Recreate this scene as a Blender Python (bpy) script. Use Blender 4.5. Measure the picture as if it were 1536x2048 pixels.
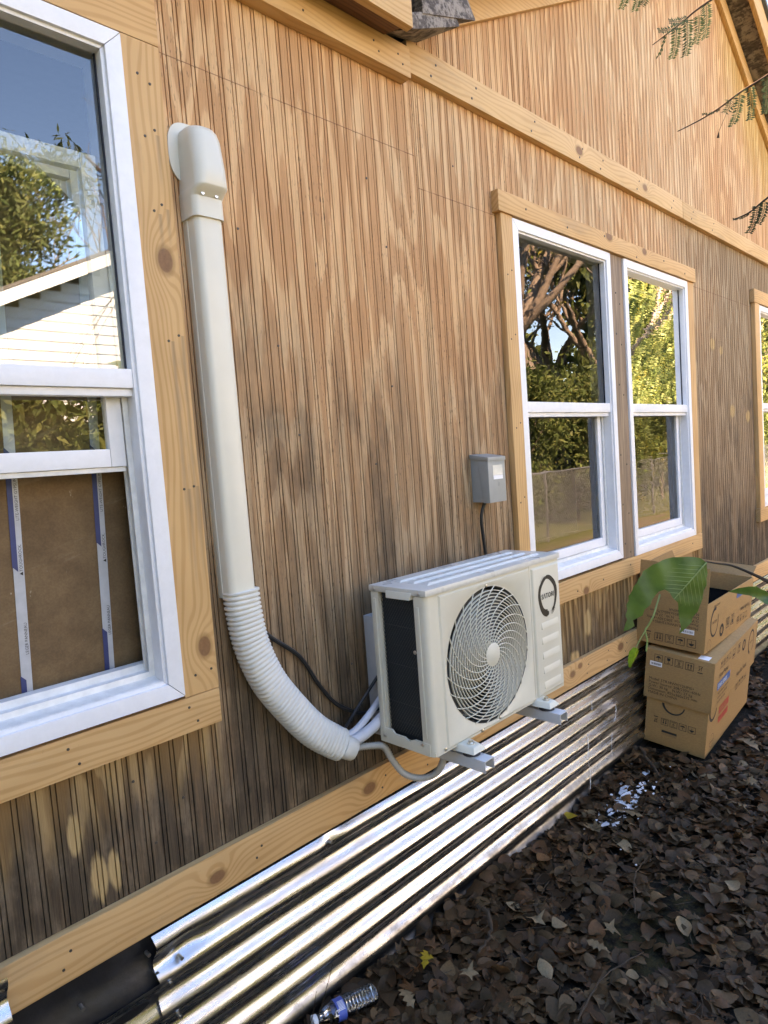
import bpy, bmesh, math, random
import numpy as np
from mathutils import Vector, Matrix

random.seed(7); rng = np.random.default_rng(11)
SC = bpy.context.scene
for o in list(bpy.data.objects): bpy.data.objects.remove(o)
C = SC.collection

# ------------------------------------------------------------------ camera
cam = bpy.data.cameras.new('camera'); cam_o = bpy.data.objects.new('camera', cam); C.objects.link(cam_o)
cam.sensor_fit = 'VERTICAL'; cam.sensor_height = 36.0; cam.lens = 36.0 * 1326.694 / 2048
cam.clip_start = 0.02; cam.clip_end = 2000
_rt = Vector((0.70130017, -0.70913113, -0.07287738)); _up = Vector((0.10638197, 0.00302089, 0.99432075)); _f = Vector((0.70488364, 0.70507015, -0.07755732))
_m = Matrix((_rt, _up, -_f)).transposed().to_4x4(); _m.translation = Vector((0, -1.52, 1.66))
cam_o.matrix_world = _m
SC.camera = cam_o

# ------------------------------------------------------------------ sky, sun, exposure
SUN_EL, SUN_AZ = 44.0, 14.0          # the sun stands behind the house: azimuth from +y towards -x
w = bpy.data.worlds.new('World'); SC.world = w; w.use_nodes = True
wn = w.node_tree; bg = wn.nodes['Background']
sky = wn.nodes.new('ShaderNodeTexSky'); sky.sky_type = 'NISHITA'; sky.sun_disc = False
sky.sun_elevation = math.radians(SUN_EL); sky.sun_rotation = math.radians(-SUN_AZ)
sky.air_density = 1.0; sky.dust_density = 0.0; sky.ozone_density = 6.0
hs_ = wn.nodes.new('ShaderNodeHueSaturation'); hs_.inputs['Saturation'].default_value = 1.15; wn.links.new(sky.outputs[0], hs_.inputs['Color']); wn.links.new(hs_.outputs[0], bg.inputs[0]); bg.inputs[1].default_value = 0.12
sl = bpy.data.lights.new('sun', 'SUN'); sl.energy = 5.0; sl.angle = math.radians(0.5); sl.color = (1.0, 0.965, 0.92)
sun = bpy.data.objects.new('sun', sl); C.objects.link(sun)
_sd = Vector((-math.sin(math.radians(SUN_AZ)) * math.cos(math.radians(SUN_EL)), math.cos(math.radians(SUN_AZ)) * math.cos(math.radians(SUN_EL)), math.sin(math.radians(SUN_EL))))
sun.rotation_euler = _sd.to_track_quat('Z', 'Y').to_euler(); sun.location = _sd * 60
vs = SC.view_settings; vs.view_transform = 'Standard'; vs.look = 'None'; vs.gamma = 1.0; vs.exposure = 3.62
SC.display_settings.display_device = 'sRGB'
vs.use_white_balance = True; vs.white_balance_temperature = 12800; vs.white_balance_tint = 31
SC.cycles.max_bounces = 8; SC.cycles.diffuse_bounces = 4; SC.cycles.glossy_bounces = 4; SC.cycles.transparent_max_bounces = 16
SC.cycles.sample_clamp_indirect = 6.0

# ------------------------------------------------------------------ material helpers
class NT:
    def __init__(s, name):
        s.m = bpy.data.materials.new(name); s.m.use_nodes = True; s.t = s.m.node_tree
        s.b = s.t.nodes['Principled BSDF']; s.out = s.t.nodes['Material Output']; s._pos = None
    def n(s, ty): return s.t.nodes.new('ShaderNode' + ty)
    def put(s, sock, v):
        if hasattr(v, 'links') or isinstance(v, bpy.types.NodeSocket): s.t.links.new(v, sock)
        elif isinstance(v, (tuple, list)):
            sock.default_value = tuple(v) + ((1.0,) if len(v) == 3 and len(sock.default_value) == 4 else ())
        else: sock.default_value = v
    def pos(s):
        if s._pos is None: s._pos = s.n('NewGeometry').outputs['Position']
        return s._pos
    def xyz(s, v=None):
        q = s.n('SeparateXYZ'); s.put(q.inputs[0], v if v is not None else s.pos()); return q.outputs[0], q.outputs[1], q.outputs[2]
    def comb(s, x, y, z):
        q = s.n('CombineXYZ'); s.put(q.inputs[0], x); s.put(q.inputs[1], y); s.put(q.inputs[2], z); return q.outputs[0]
    def mth(s, op, a, b=0.0, c=0.0, clamp=False):
        q = s.n('Math'); q.operation = op; q.use_clamp = clamp
        s.put(q.inputs[0], a); s.put(q.inputs[1], b); s.put(q.inputs[2], c); return q.outputs[0]
    def add(s, a, b): return s.mth('ADD', a, b)
    def sub(s, a, b): return s.mth('SUBTRACT', a, b)
    def mul(s, a, b): return s.mth('MULTIPLY', a, b)
    def sm(s, a, lo, hi, o0=0.0, o1=1.0):
        q = s.n('MapRange'); q.interpolation_type = 'SMOOTHSTEP'
        s.put(q.inputs[0], a); s.put(q.inputs[1], lo); s.put(q.inputs[2], hi); s.put(q.inputs[3], o0); s.put(q.inputs[4], o1); return q.outputs[0]
    def scale(s, v, sc):
        q = s.n('VectorMath'); q.operation = 'MULTIPLY'; s.put(q.inputs[0], v); q.inputs[1].default_value = sc; return q.outputs[0]
    def noise(s, v, sc=1.0, det=3.0, ro=0.55, dist=0.0, col=False):
        q = s.n('TexNoise'); s.put(q.inputs['Vector'], v); q.inputs['Scale'].default_value = sc
        q.inputs['Detail'].default_value = det; q.inputs['Roughness'].default_value = ro; q.inputs['Distortion'].default_value = dist
        return q.outputs['Color' if col else 'Fac']
    def mix(s, f, a, b, ty='MIX'):
        q = s.n('Mix'); q.data_type = 'RGBA'; q.blend_type = ty; q.clamp_factor = True
        s.put(q.inputs[0], f); s.put(q.inputs[6], a); s.put(q.inputs[7], b); return q.outputs[2]
    def ramp(s, f, stops):
        q = s.n('ValToRGB'); s.put(q.inputs[0], f); e = q.color_ramp.elements
        while len(e) < len(stops): e.new(0.5)
        for i, (p, c) in enumerate(stops): e[i].position = p; e[i].color = tuple(c) + (1.0,) if len(c) == 3 else c
        return q.outputs[0]
    def bump(s, h, st=0.3, d=0.002):
        q = s.n('Bump'); q.inputs['Strength'].default_value = st; q.inputs['Distance'].default_value = d; s.put(q.inputs['Height'], h); return q.outputs[0]
    def set(s, **k):
        for a, v in k.items(): s.put(s.b.inputs[a.replace('_', ' ')], v)
        return s.m

def mat_plain(name, col, rough=0.5, metal=0.0, var=0.12, vs_=40.0, bump=0.0, bd=0.001, spec=0.5, coat=0.0):
    t = NT(name); n1 = t.noise(t.pos(), vs_, 4, 0.6); n2 = t.noise(t.pos(), vs_ * 0.13, 3, 0.6)
    n = t.mul(t.add(n1, n2), 0.5)
    c = t.mix(t.sm(n, 0.3, 0.7), [x * (1 - var) for x in col], [min(1, x * (1 + var)) for x in col])
    t.set(Base_Color=c, Roughness=t.sm(n2, 0.3, 0.7, rough * 0.85, min(1, rough * 1.15)), Metallic=metal)
    t.b.inputs['Specular IOR Level'].default_value = spec; t.b.inputs['Coat Weight'].default_value = coat
    if bump: t.put(t.b.inputs['Normal'], t.bump(n1, bump, bd))
    return t.m

def ellipses(t, x, z, lst, nz, soft=0.25):
    """union of ragged ellipse masks (cx, cz, rx, rz)"""
    tot = None
    for cx, cz, rx, rz in lst:
        a = t.mth('POWER', t.mul(t.sub(x, cx), 1 / rx), 2.0); b = t.mth('POWER', t.mul(t.sub(z, cz), 1 / rz), 2.0)
        d = t.add(t.mth('SQRT', t.add(a, b)), t.mul(t.sub(nz, 0.5), 1.3))
        mk = t.sm(d, 1.0 + soft, 1.0 - soft)
        tot = mk if tot is None else t.mth('MAXIMUM', tot, mk)
    return tot

def mat_siding():
    t = NT('weathered_bead_plywood'); x, y, z = t.xyz()
    panel = t.mth('FLOOR', t.mul(t.add(x, 5.3), 1 / 1.22))
    # rotary-cut face veneer: contour bands of a field stretched up the sheet
    v1 = t.comb(t.add(t.mul(x, 5.0), t.mul(panel, 3.7)), t.mul(panel, 1.9), t.mul(z, 0.62))
    f1 = t.noise(v1, 1.0, 2.2, 0.45)
    v2 = t.comb(t.mul(x, 30.0), 0.0, t.mul(z, 1.6)); f2 = t.noise(v2, 1.0, 3, 0.6)
    fld = t.add(t.mul(f1, 34.0), t.mul(f2, 2.0))
    ring = t.sm(t.mth('FRACT', t.mul(fld, 0.318)), 0.30, 0.46)
    ring = t.mul(ring, t.sm(t.mth('FRACT', t.mul(fld, 0.318)), 1.0, 0.93))
    fib = t.noise(t.comb(t.mul(x, 420.0), 0.0, t.mul(z, 7.0)), 1.0, 3, 0.6)
    fib2 = t.noise(t.comb(t.mul(x, 120.0), 3.0, t.mul(z, 2.2)), 1.0, 4, 0.65)
    fresh = t.mix(ring, (0.78, 0.445, 0.240), (0.63, 0.315, 0.158))
    pale = t.mix(ring, (0.76, 0.505, 0.315), (0.63, 0.370, 0.210))
    big = t.noise(t.comb(t.mul(x, 1.1), 0, t.mul(z, 0.7)), 1.0, 3, 0.55)
    base = t.mix(t.sm(big, 0.35, 0.65), fresh, pale)
    wn_ = t.n('TexWhiteNoise'); wn_.noise_dimensions = '1D'; t.put(wn_.inputs['W'], t.mth('FLOOR', t.mul(t.sub(x, 0.004), 1 / 0.0395)))
    bead = wn_.outputs['Value']
    base = t.mix(t.mul(t.sm(t.add(x, t.mul(big, 1.5)), 4.4, 5.6), t.sm(z, 3.0, 2.9)), base, t.mix(ring, (0.42, 0.29, 0.185), (0.31, 0.195, 0.115)))
    # grey weathering grows towards the foot of the wall, in vertical streaks
    st = t.noise(t.comb(t.mul(x, 9.0), 0, t.mul(z, 0.9)), 1.0, 5, 0.62)
    st2 = t.noise(t.comb(t.mul(x, 34.0), 7.0, t.mul(z, 2.6)), 1.0, 5, 0.7)
    lev = t.sub(z, t.mul(t.sub(st, 0.5), 1.5)); lev = t.sub(lev, t.mul(t.sub(st2, 0.5), 0.8))
    m1 = t.sm(lev, 2.30, 1.25)
    grey = t.mix(ring, (0.44, 0.285, 0.175), (0.31, 0.185, 0.105))
    grey = t.mix(t.sm(fib2, 0.42, 0.6), t.mix(0.45, grey, (0.10, 0.074, 0.055)), grey)
    base = t.mix(t.mul(m1, 0.85), base, grey)
    m2 = t.sm(t.sub(lev, t.mul(t.sub(big, 0.5), 0.5)), 1.42, 0.74)
    mot = t.noise(t.comb(t.mul(x, 16.0), 5.0, t.mul(z, 7.0)), 1.0, 5, 0.65)
    dark = t.mix(t.sm(fib2, 0.4, 0.62), (0.048, 0.034, 0.024), (0.088, 0.061, 0.041))
    dark = t.mix(t.sm(mot, 0.45, 0.68), dark, (0.175, 0.122, 0.082)); dark = t.mix(t.sm(mot, 0.42, 0.28), dark, (0.026, 0.019, 0.014))
    base = t.mix(t.mul(m2, 0.92), base, dark)
    # smoky grey blotches part way up
    blo = t.noise(t.comb(t.mul(x, 4.2), 12.0, t.mul(z, 1.5)), 1.0, 5, 0.68)
    bm_ = t.mul(t.mul(t.sm(blo, 0.50, 0.66), t.sm(z, 2.45, 1.75)), t.sm(fib2, 0.35, 0.55, 0.45, 1.0))
    base = t.mix(t.mul(bm_, 0.68), base, (0.105, 0.075, 0.053))
    hair = t.noise(t.comb(t.mul(x, 135.0), 2.0, t.mul(z, 3.2)), 1.0, 4, 0.7)
    base = t.mix(t.mul(t.sm(hair, 0.54, 0.64), t.sm(z, 2.9, 1.2, 0.22, 0.50)), base, t.mix(1.0, base, (0.42, 0.36, 0.31), 'MULTIPLY'))
    base = t.mix(t.mul(t.sm(hair, 0.42, 0.33), 0.25), base, t.mix(1.0, base, (1.35, 1.3, 1.25), 'MULTIPLY'))
    base = t.mix(t.mul(bead, 0.30), base, t.mix(1.0, base, (0.80, 0.76, 0.72), 'MULTIPLY'))
    # mildew freckles drawn out along the grain
    sp = t.noise(t.comb(t.mul(x, 190.0), 1.0, t.mul(z, 42.0)), 1.0, 2, 0.5)
    sp_big = t.noise(t.comb(t.mul(x, 5.0), 4.0, t.mul(z, 2.0)), 1.0, 3, 0.6)
    base = t.mix(t.mul(t.mul(t.sm(sp, 0.59, 0.70), t.sm(t.sub(sp_big, t.mul(z, 0.06)), 0.28, 0.48)), 0.6), base, (0.075, 0.052, 0.038))
    # strips that the sills kept dry stay fresh and orange
    nzs = t.noise(t.comb(t.mul(x, 22.0), 9.0, t.mul(z, 3.0)), 1.0, 4, 0.6)
    def dry(xa, xb, za, zb):
        k = t.mul(t.sm(x, xa, xa + 0.03), t.sm(x, xb, xb - 0.03))
        return t.mul(k, t.sm(t.add(z, t.mul(t.sub(nzs, 0.5), 0.45)), za, zb))
    dm = t.mth('MAXIMUM', t.mul(dry(-2.0, 0.865, 0.82, 1.02), 0.8), t.mul(dry(2.2, 4.33, 0.62, 0.98), 0.85))
    dm = t.mul(dm, t.sm(z, 1.08, 1.02))
    base = t.mix(dm, base, t.mix(ring, (0.47, 0.275, 0.120), (0.27, 0.140, 0.055)))
    # kept dry and orange under the right-hand rake
    dr = t.sub(t.sub(4.454 + 0.593 * 4.89, t.mul(x, 0.593)), z)
    om = t.mul(t.mul(t.sm(t.add(dr, t.mul(t.sub(st, 0.5), 0.9)), 0.75, 0.05), t.sm(x, 4.7, 5.3)), t.sm(z, 2.9, 3.0))
    base = t.mix(t.mul(om, 0.85), base, t.mix(ring, (0.70, 0.44, 0.18), (0.58, 0.32, 0.11)))
    # sanded filler patches
    ne = t.noise(t.comb(t.mul(x, 60.0), 0, t.mul(z, 9.0)), 1.0, 3, 0.6)
    el = ellipses(t, x, z, [(0.48, 0.885, 0.017, 0.045), (0.522, 0.762, 0.018, 0.050), (0.556, 0.762, 0.014, 0.046), (4.625, 2.252, 0.05, 0.035), (4.78, 2.22, 0.03, 0.03),
                            (4.974, 1.822, 0.05, 0.042), (5.31, 1.787, 0.045, 0.04), (2.821, 0.83, 0.035, 0.06), (2.683, 0.69, 0.04, 0.04)], ne)
    base = t.mix(t.mul(el, 0.95), base, (0.53, 0.335, 0.16))
    # snapped chalk line
    ch = t.mul(t.mth('LESS_THAN', t.mth('ABSOLUTE', t.sub(z, t.sm(x, 1.79, 1.80, 2.681, 2.577))), 0.0016), t.sm(t.noise(t.comb(t.mul(x, 9.0), 0, 0), 1.0, 2), 0.3, 0.5))
    base = t.mix(t.mul(ch, 0.65), base, (0.20, 0.07, 0.04))
    base = t.mix(t.sm(fib, 0.30, 0.72), t.mix(1.0, base, (0.78, 0.76, 0.74), 'MULTIPLY'), base)
    t.set(Base_Color=base, Roughness=0.82)
    t.b.inputs['Specular IOR Level'].default_value = 0.25
    t.put(t.b.inputs['Normal'], t.bump(t.add(fib, fib2), 0.5, 0.0012))
    return t.m

def mat_pine(name, axis, pale=(0.68, 0.385, 0.180), dark=(0.53, 0.265, 0.105), knots=(), streaks=(), seed=0.0, rings=360.0, rough=0.62, grey=0.0):
    """sawn pine; axis = length of the board ('x' or 'z'); knots (along, across, radius); streaks (across, along_top, length)"""
    t = NT(name); X, Y, Z = t.xyz()
    l, u = (X, t.add(Z, t.mul(Y, 0.8))) if axis == 'x' else (Z, t.add(X, t.mul(Y, 0.8)))
    f = t.mul(u, rings)
    f = t.add(f, t.mul(t.noise(t.comb(t.mul(u, 7.0), seed, t.mul(l, 1.3)), 1.0, 2, 0.5), 46.0))
    f = t.add(f, t.mul(t.noise(t.comb(t.mul(u, 40.0), seed + 2, t.mul(l, 3.0)), 1.0, 2, 0.5), 1.6))
    core = None; halo = None
    for kl, ku, r in knots:
        a = t.mth('POWER', t.mul(t.sub(l, kl), 1 / (1.5 * r)), 2.0); b = t.mth('POWER', t.mul(t.sub(u, ku), 1 / r), 2.0)
        d2 = t.add(a, b)
        f = t.add(f, t.mul(t.mth('EXPONENT', t.mul(d2, -0.16)), 22.0))
        c = t.sm(d2, 1.2, 0.75); h = t.sm(d2, 2.6, 1.0)
        core = c if core is None else t.mth('MAXIMUM', core, c); halo = h if halo is None else t.mth('MAXIMUM', halo, h)
    ring = t.sm(t.mth('SINE', f), -0.2, 0.95)
    fib = t.noise(t.comb(t.mul(u, 520.0), seed, t.mul(l, 9.0)), 1.0, 3, 0.6)
    big = t.noise(t.comb(t.mul(u, 5.0), seed + 5, t.mul(l, 2.0)), 1.0, 3, 0.6)
    col = t.mix(t.mul(ring, t.sm(big, 0.25, 0.7, 0.35, 0.8)), pale, dark)
    col = t.mix(t.mul(t.sm(big, 0.4, 0.75), 0.35), col, [c * 0.80 for c in dark])
    if grey: col = t.mix(t.mul(t.sm(t.noise(t.comb(t.mul(u, 30.0), 3, t.mul(l, 2.5)), 1.0, 5, 0.65), 0.3, 0.65), grey), col, (0.17, 0.115, 0.085))
    if core is not None:
        col = t.mix(t.mul(halo, 0.55), col, (0.28, 0.13, 0.045))
        kn = t.noise(t.pos(), 130.0, 3, 0.7)
        col = t.mix(t.mul(core, 0.85), col, t.mix(kn, (0.32, 0.14, 0.07), (0.15, 0.065, 0.035)))
    dirt = t.noise(t.pos(), 55.0, 5, 0.75)
    col = t.mix(t.mul(t.sm(dirt, 0.62, 0.8), 0.35), col, (0.12, 0.08, 0.05))
    for su, sl_, ln in streaks:
        k = t.mul(t.sm(t.mth('ABSOLUTE', t.sub(t.add(u, t.mul(t.sub(sl_, l), 0.012)), su)), 0.008, 0.0), t.mul(t.sm(l, sl_ - ln, sl_), t.mth('LESS_THAN', l, sl_)))
        col = t.mix(t.mul(k, 0.42), col, (0.15, 0.105, 0.08))
    rnd = t.n('ObjectInfo').outputs['Random']
    col = t.mix(t.mul(rnd, 0.55), col, t.mix(1.0, col, (0.86, 0.82, 0.80), 'MULTIPLY'))
    wthr = t.noise(t.comb(t.mul(u, 9.0), seed + 8, t.mul(l, 1.7)), 1.0, 5, 0.7)
    col = t.mix(t.mul(t.sm(wthr, 0.52, 0.72), 0.38), col, (0.30, 0.20, 0.125))
    t.set(Base_Color=col, Roughness=rough); t.b.inputs['Specular IOR Level'].default_value = 0.3
    t.put(t.b.inputs['Normal'], t.bump(t.add(fib, t.mul(ring, 0.3)), 0.35, 0.0008))
    return t.m

def mat_galv():
    t = NT('galvanised_steel'); x, y, z = t.xyz()
    n1 = t.noise(t.comb(t.mul(x, 6.0), t.mul(y, 60.0), t.mul(z, 60.0)), 1.0, 4, 0.6); n2 = t.noise(t.pos(), 260.0, 2, 0.6)
    n3 = t.noise(t.comb(t.mul(x, 1.6), 0, t.mul(z, 5.0)), 1.0, 3, 0.6)
    col = t.mix(t.sm(n1, 0.3, 0.7), (0.50, 0.515, 0.535), (0.42, 0.43, 0.455))
    dust = t.sm(t.add(t.mul(n3, 0.6), t.mul(n1, 0.5)), 0.55, 0.85)
    col = t.mix(t.mul(dust, 0.35), col, (0.36, 0.34, 0.31))
    spl = t.mul(t.sm(t.add(z, t.mul(t.sub(t.noise(t.pos(), 9.0, 5, 0.7), 0.5), 0.35)), 0.20, 0.06), 0.8)
    col = t.mix(spl, col, (0.10, 0.085, 0.07)); dust = t.mth('MAXIMUM', dust, spl)
    rgh = t.add(t.sm(n1, 0.25, 0.75, 0.19, 0.34), t.mul(dust, 0.16))
    t.set(Base_Color=col, Roughness=rgh, Metallic=1.0)
    t.put(t.b.inputs['Normal'], t.bump(t.add(t.mul(n2, 0.015), t.mul(n3, 1.2)), 0.10, 0.004))
    return t.m

def mat_glass(name, wav=0.0, sc=(5.0, 5.0, 9.0), ior=2.0, tint=(0.86, 0.92, 0.90)):
    t = NT(name); t.t.nodes.remove(t.b)
    gl = t.n('BsdfGlossy'); gl.inputs['Roughness'].default_value = 0.0; gl.inputs['Color'].default_value = (1, 1, 1, 1)
    tr = t.n('BsdfTransparent'); tr.inputs['Color'].default_value = tint + (1,)
    fr = t.n('Fresnel'); fr.inputs['IOR'].default_value = ior
    mx = t.n('MixShader'); t.put(mx.inputs[0], fr.outputs[0]); t.put(mx.inputs[1], tr.outputs[0]); t.put(mx.inputs[2], gl.outputs[0])
    if wav:
        h = t.noise(t.scale(t.pos(), sc), 1.0, 2, 0.5); t.put(gl.inputs['Normal'], t.bump(h, 1.0, wav))
    t.put(t.out.inputs[0], mx.outputs[0]); return t.m

def mat_leafy(name, a, b, attr=False, trans=0.25, rough=0.55):
    t = NT(name)
    oi = t.n('ObjectInfo').outputs['Random'] if not attr else None
    if attr:
        at = t.n('Attribute'); at.attribute_name = 'Col'; col = at.outputs['Color']
    else:
        col = t.mix(oi, a, b)
    n = t.noise(t.pos(), 160.0, 4, 0.65); n2 = t.noise(t.pos(), 45.0, 3, 0.6)
    col = t.mix(t.mul(t.sm(n, 0.35, 0.7), 0.45), col, t.mix(1.0, col, (0.45, 0.42, 0.40), 'MULTIPLY'))
    col = t.mix(t.mul(t.sm(n2, 0.5, 0.75), 0.3), col, t.mix(1.0, col, (1.5, 1.4, 1.3), 'MULTIPLY'))
    t.set(Base_Color=col, Roughness=rough); t.b.inputs['Specular IOR Level'].default_value = 0.14
    t.put(t.b.inputs['Normal'], t.bump(n, 0.3, 0.001))
    if trans:
        tl = t.n('BsdfTranslucent'); t.put(tl.inputs[0], col); mx = t.n('MixShader'); mx.inputs[0].default_value = trans
        t.put(mx.inputs[1], t.b.outputs[0]); t.put(mx.inputs[2], tl.outputs[0]); t.put(t.out.inputs[0], mx.outputs[0])
    return t.m

def mat_cardboard(name, col=(0.43, 0.235, 0.100)):
    t = NT(name)
    n = t.noise(t.scale(t.pos(), (1, 1, 3.0)), 90.0, 5, 0.65); n2 = t.noise(t.pos(), 7.0, 4, 0.6); n3 = t.noise(t.pos(), 600.0, 2, 0.5)
    c = t.mix(t.sm(n, 0.3, 0.7), [x * 0.86 for x in col], [x * 1.06 for x in col])
    c = t.mix(t.mul(t.sm(n2, 0.5, 0.8), 0.4), c, [x * 0.68 for x in col])
    c = t.mix(t.mul(t.sm(n3, 0.62, 0.72), 0.4), c, [x * 0.55 for x in col])
    t.set(Base_Color=c, Roughness=0.78); t.b.inputs['Specular IOR Level'].default_value = 0.3
    t.put(t.b.inputs['Normal'], t.bump(t.add(n, n3), 0.25, 0.0008)); return t.m

def mat_peeling():
    t = NT('weathered_peeling_plank'); x, y, z = t.xyz()
    a = t.noise(t.comb(t.mul(x, 14.0), t.mul(y, 14.0), t.mul(z, 14.0)), 1.0, 5, 0.7)
    b = t.noise(t.scale(t.pos(), (60, 18, 60)), 1.0, 4, 0.65)
    col = t.mix(t.sm(b, 0.35, 0.65), (0.060, 0.046, 0.040), (0.135, 0.105, 0.090))
    col = t.mix(t.sm(t.add(t.mul(a, 0.7), t.mul(b, 0.3)), 0.47, 0.56), col, (0.27, 0.225, 0.195))
    t.set(Base_Color=col, Roughness=0.85); t.put(t.b.inputs['Normal'], t.bump(t.add(a, b), 0.6, 0.006)); return t.m

def mat_soil():
    t = NT('damp_leafy_soil')
    a = t.noise(t.pos(), 22.0, 6, 0.7); b = t.noise(t.pos(), 120.0, 4, 0.7); g = t.noise(t.pos(), 0.8, 4, 0.6)
    x, y, z = t.xyz()
    col = t.mix(t.sm(a, 0.35, 0.65), (0.012, 0.009, 0.007), (0.035, 0.025, 0.018))
    col = t.mix(t.mul(t.sm(b, 0.55, 0.75), 0.5), col, (0.10, 0.075, 0.055))
    moss = t.mul(t.sm(t.add(t.mth('POWER', t.mul(t.sub(x, 2.05), 2.6), 2.0), t.mth('POWER', t.mul(t.add(y, 0.60), 6.0), 2.0)), 1.0, 0.3), t.sm(a, 0.4, 0.6))
    col = t.mix(t.mul(moss, 0.7), col, (0.055, 0.042, 0.016))
    far = t.mix(t.sm(g, 0.35, 0.6), (0.10, 0.082, 0.062), (0.080, 0.082, 0.040))
    far = t.mix(t.mul(t.sm(a, 0.45, 0.7), 0.5), far, (0.14, 0.115, 0.09))
    far = t.mix(t.mul(t.sm(y, -4.0, -5.0), 0.75), far, t.mix(t.sm(a, 0.4, 0.65), (0.045, 0.075, 0.018), (0.085, 0.085, 0.03)))
    col = t.mix(t.sm(y, -2.2, -3.2), col, far)
    t.set(Base_Color=col, Roughness=0.95); t.b.inputs['Specular IOR Level'].default_value = 0.1; t.put(t.b.inputs['Normal'], t.bump(t.add(a, t.mul(b, 0.4)), 0.9, 0.02)); return t.m

M = {}
M['siding'] = mat_siding()
M['vinyl'] = mat_plain('white_vinyl', (0.74, 0.75, 0.78), 0.38, var=0.04, vs_=60)
M['vinyl_dirty'] = mat_plain('dusty_white_vinyl', (0.72, 0.71, 0.69), 0.5, var=0.16, vs_=30)
M['glass'] = mat_glass('window_glass', 0.00003, (3, 3, 4))
M['glass_wavy'] = mat_glass('wavy_window_glass', 0.0006, (2.2, 2.2, 26.0))
M['glass_wavy1'] = mat_glass('slightly_wavy_glass', 0.0002, (3.0, 3.0, 12.0))
M['galv'] = mat_galv()
M['black_plastic'] = mat_plain('black_sheeting', (0.012, 0.012, 0.014), 0.42, var=0.5, vs_=30, bump=0.3, bd=0.004)
M['ac'] = mat_plain('ivory_enamel', (0.63, 0.59, 0.49), 0.36, var=0.03, vs_=25)
M['ac_top'] = mat_plain('ivory_lid_enamel', (0.57, 0.555, 0.505), 0.30, var=0.06, vs_=70)
M['ac_dark'] = mat_plain('dark_coil_fins', (0.012, 0.016, 0.018), 0.45, var=0.4, vs_=200)
M['cavity'] = mat_plain('dark_housing', (0.03, 0.03, 0.031), 0.7)
M['blade'] = mat_plain('grey_fan_plastic', (0.05, 0.052, 0.054), 0.5, var=0.06)
M['steel'] = mat_plain('zinc_screw', (0.62, 0.61, 0.58), 0.3, metal=1.0)
M['bracket'] = mat_plain('grey_painted_bracket', (0.52, 0.53, 0.54), 0.4, var=0.05)
M['rubber'] = mat_plain('dark_rubber', (0.014, 0.016, 0.03), 0.6)
M['pvc'] = mat_plain('cream_pvc', (0.65, 0.61, 0.52), 0.33, var=0.03, vs_=14)
M['hose'] = mat_plain('white_ribbed_plastic', (0.62, 0.605, 0.56), 0.45, var=0.05, vs_=30)
M['foam'] = mat_plain('white_pipe_insulation', (0.62, 0.62, 0.66), 0.6, var=0.06)
M['drain'] = mat_plain('translucent_drain_plastic', (0.42, 0.40, 0.37), 0.35, var=0.1, vs_=60)
M['cable'] = mat_plain('black_cable_sheath', (0.016, 0.016, 0.017), 0.45)
M['box_grey'] = mat_plain('grey_box_enamel', (0.27, 0.29, 0.285), 0.42, var=0.05)
M['foil'] = mat_plain('silver_sticker', (0.72, 0.75, 0.78), 0.25, metal=0.4)
M['card'] = mat_cardboard('brown_cardboard')
M['card_in'] = mat_cardboard('cardboard_inside', (0.34, 0.19, 0.085))
M['pit'] = mat_plain('carton_shade_black', (0.006, 0.006, 0.006), 1.0, spec=0.0)  # near-black colour standing in for the shade inside the upper carton
M['ink'] = mat_plain('brown_black_ink', (0.035, 0.024, 0.018), 0.8)
M['black'] = mat_plain('black_print', (0.012, 0.011, 0.010), 0.6)
M['label'] = mat_plain('white_label', (0.78, 0.78, 0.80), 0.6, var=0.05)
M['chalky'] = mat_plain('chalky_white_paint', (0.58, 0.60, 0.63), 0.8, var=0.3, vs_=120)
M['blue'] = mat_plain('blue_label', (0.05, 0.13, 0.30), 0.5)
M['red'] = mat_plain('red_label', (0.45, 0.055, 0.035), 0.6)
def mat_scuffed():
    t = NT('scuffed_board_paper'); x, y, z = t.xyz()
    a = t.noise(t.comb(t.mul(x, 3.0), 0, t.add(t.mul(z, 34.0), t.mul(x, -9.0))), 1.0, 4, 0.65); b = t.noise(t.pos(), 14.0, 4, 0.65); g = t.noise(t.pos(), 220.0, 3, 0.6)
    c = t.mix(t.sm(b, 0.3, 0.7), (0.165, 0.094, 0.050), (0.225, 0.132, 0.070)); c = t.mix(t.sm(g, 0.35, 0.65), t.mix(1.0, c, (0.85, 0.85, 0.85), 'MULTIPLY'), c)
    c = t.mix(t.mul(t.mul(t.sm(a, 0.56, 0.74), t.sm(b, 0.40, 0.66)), 0.45), c, (0.40, 0.31, 0.22))
    c = t.mix(t.mul(t.sm(t.noise(t.scale(t.pos(), (60, 60, 30)), 1.0, 3, 0.6), 0.70, 0.78), 0.6), c, (0.50, 0.42, 0.32))
    t.set(Base_Color=c, Roughness=0.85); t.b.inputs['Specular IOR Level'].default_value = 0.2; return t.m
M['drywall'] = mat_scuffed()
M['tape_w'] = mat_plain('white_end_tape', (0.43, 0.44, 0.46), 0.6)
M['tape_b'] = mat_plain('blue_end_tape', (0.022, 0.040, 0.135), 0.5)
M['room'] = mat_plain('dim_plaster', (0.07, 0.065, 0.06), 0.9)
M['peel'] = mat_peeling()
M['soil'] = mat_soil()
M['screw'] = mat_plain('rusty_screw', (0.055, 0.042, 0.034), 0.5, var=0.3)
M['stem'] = mat_plain('brown_twig', (0.060, 0.040, 0.028), 0.85, var=0.5, vs_=60, bump=0.5, bd=0.002, spec=0.15)
M['shingle'] = mat_plain('grey_shingle', (0.09, 0.088, 0.085), 0.9, var=0.3, bump=0.5, bd=0.01)
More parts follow.
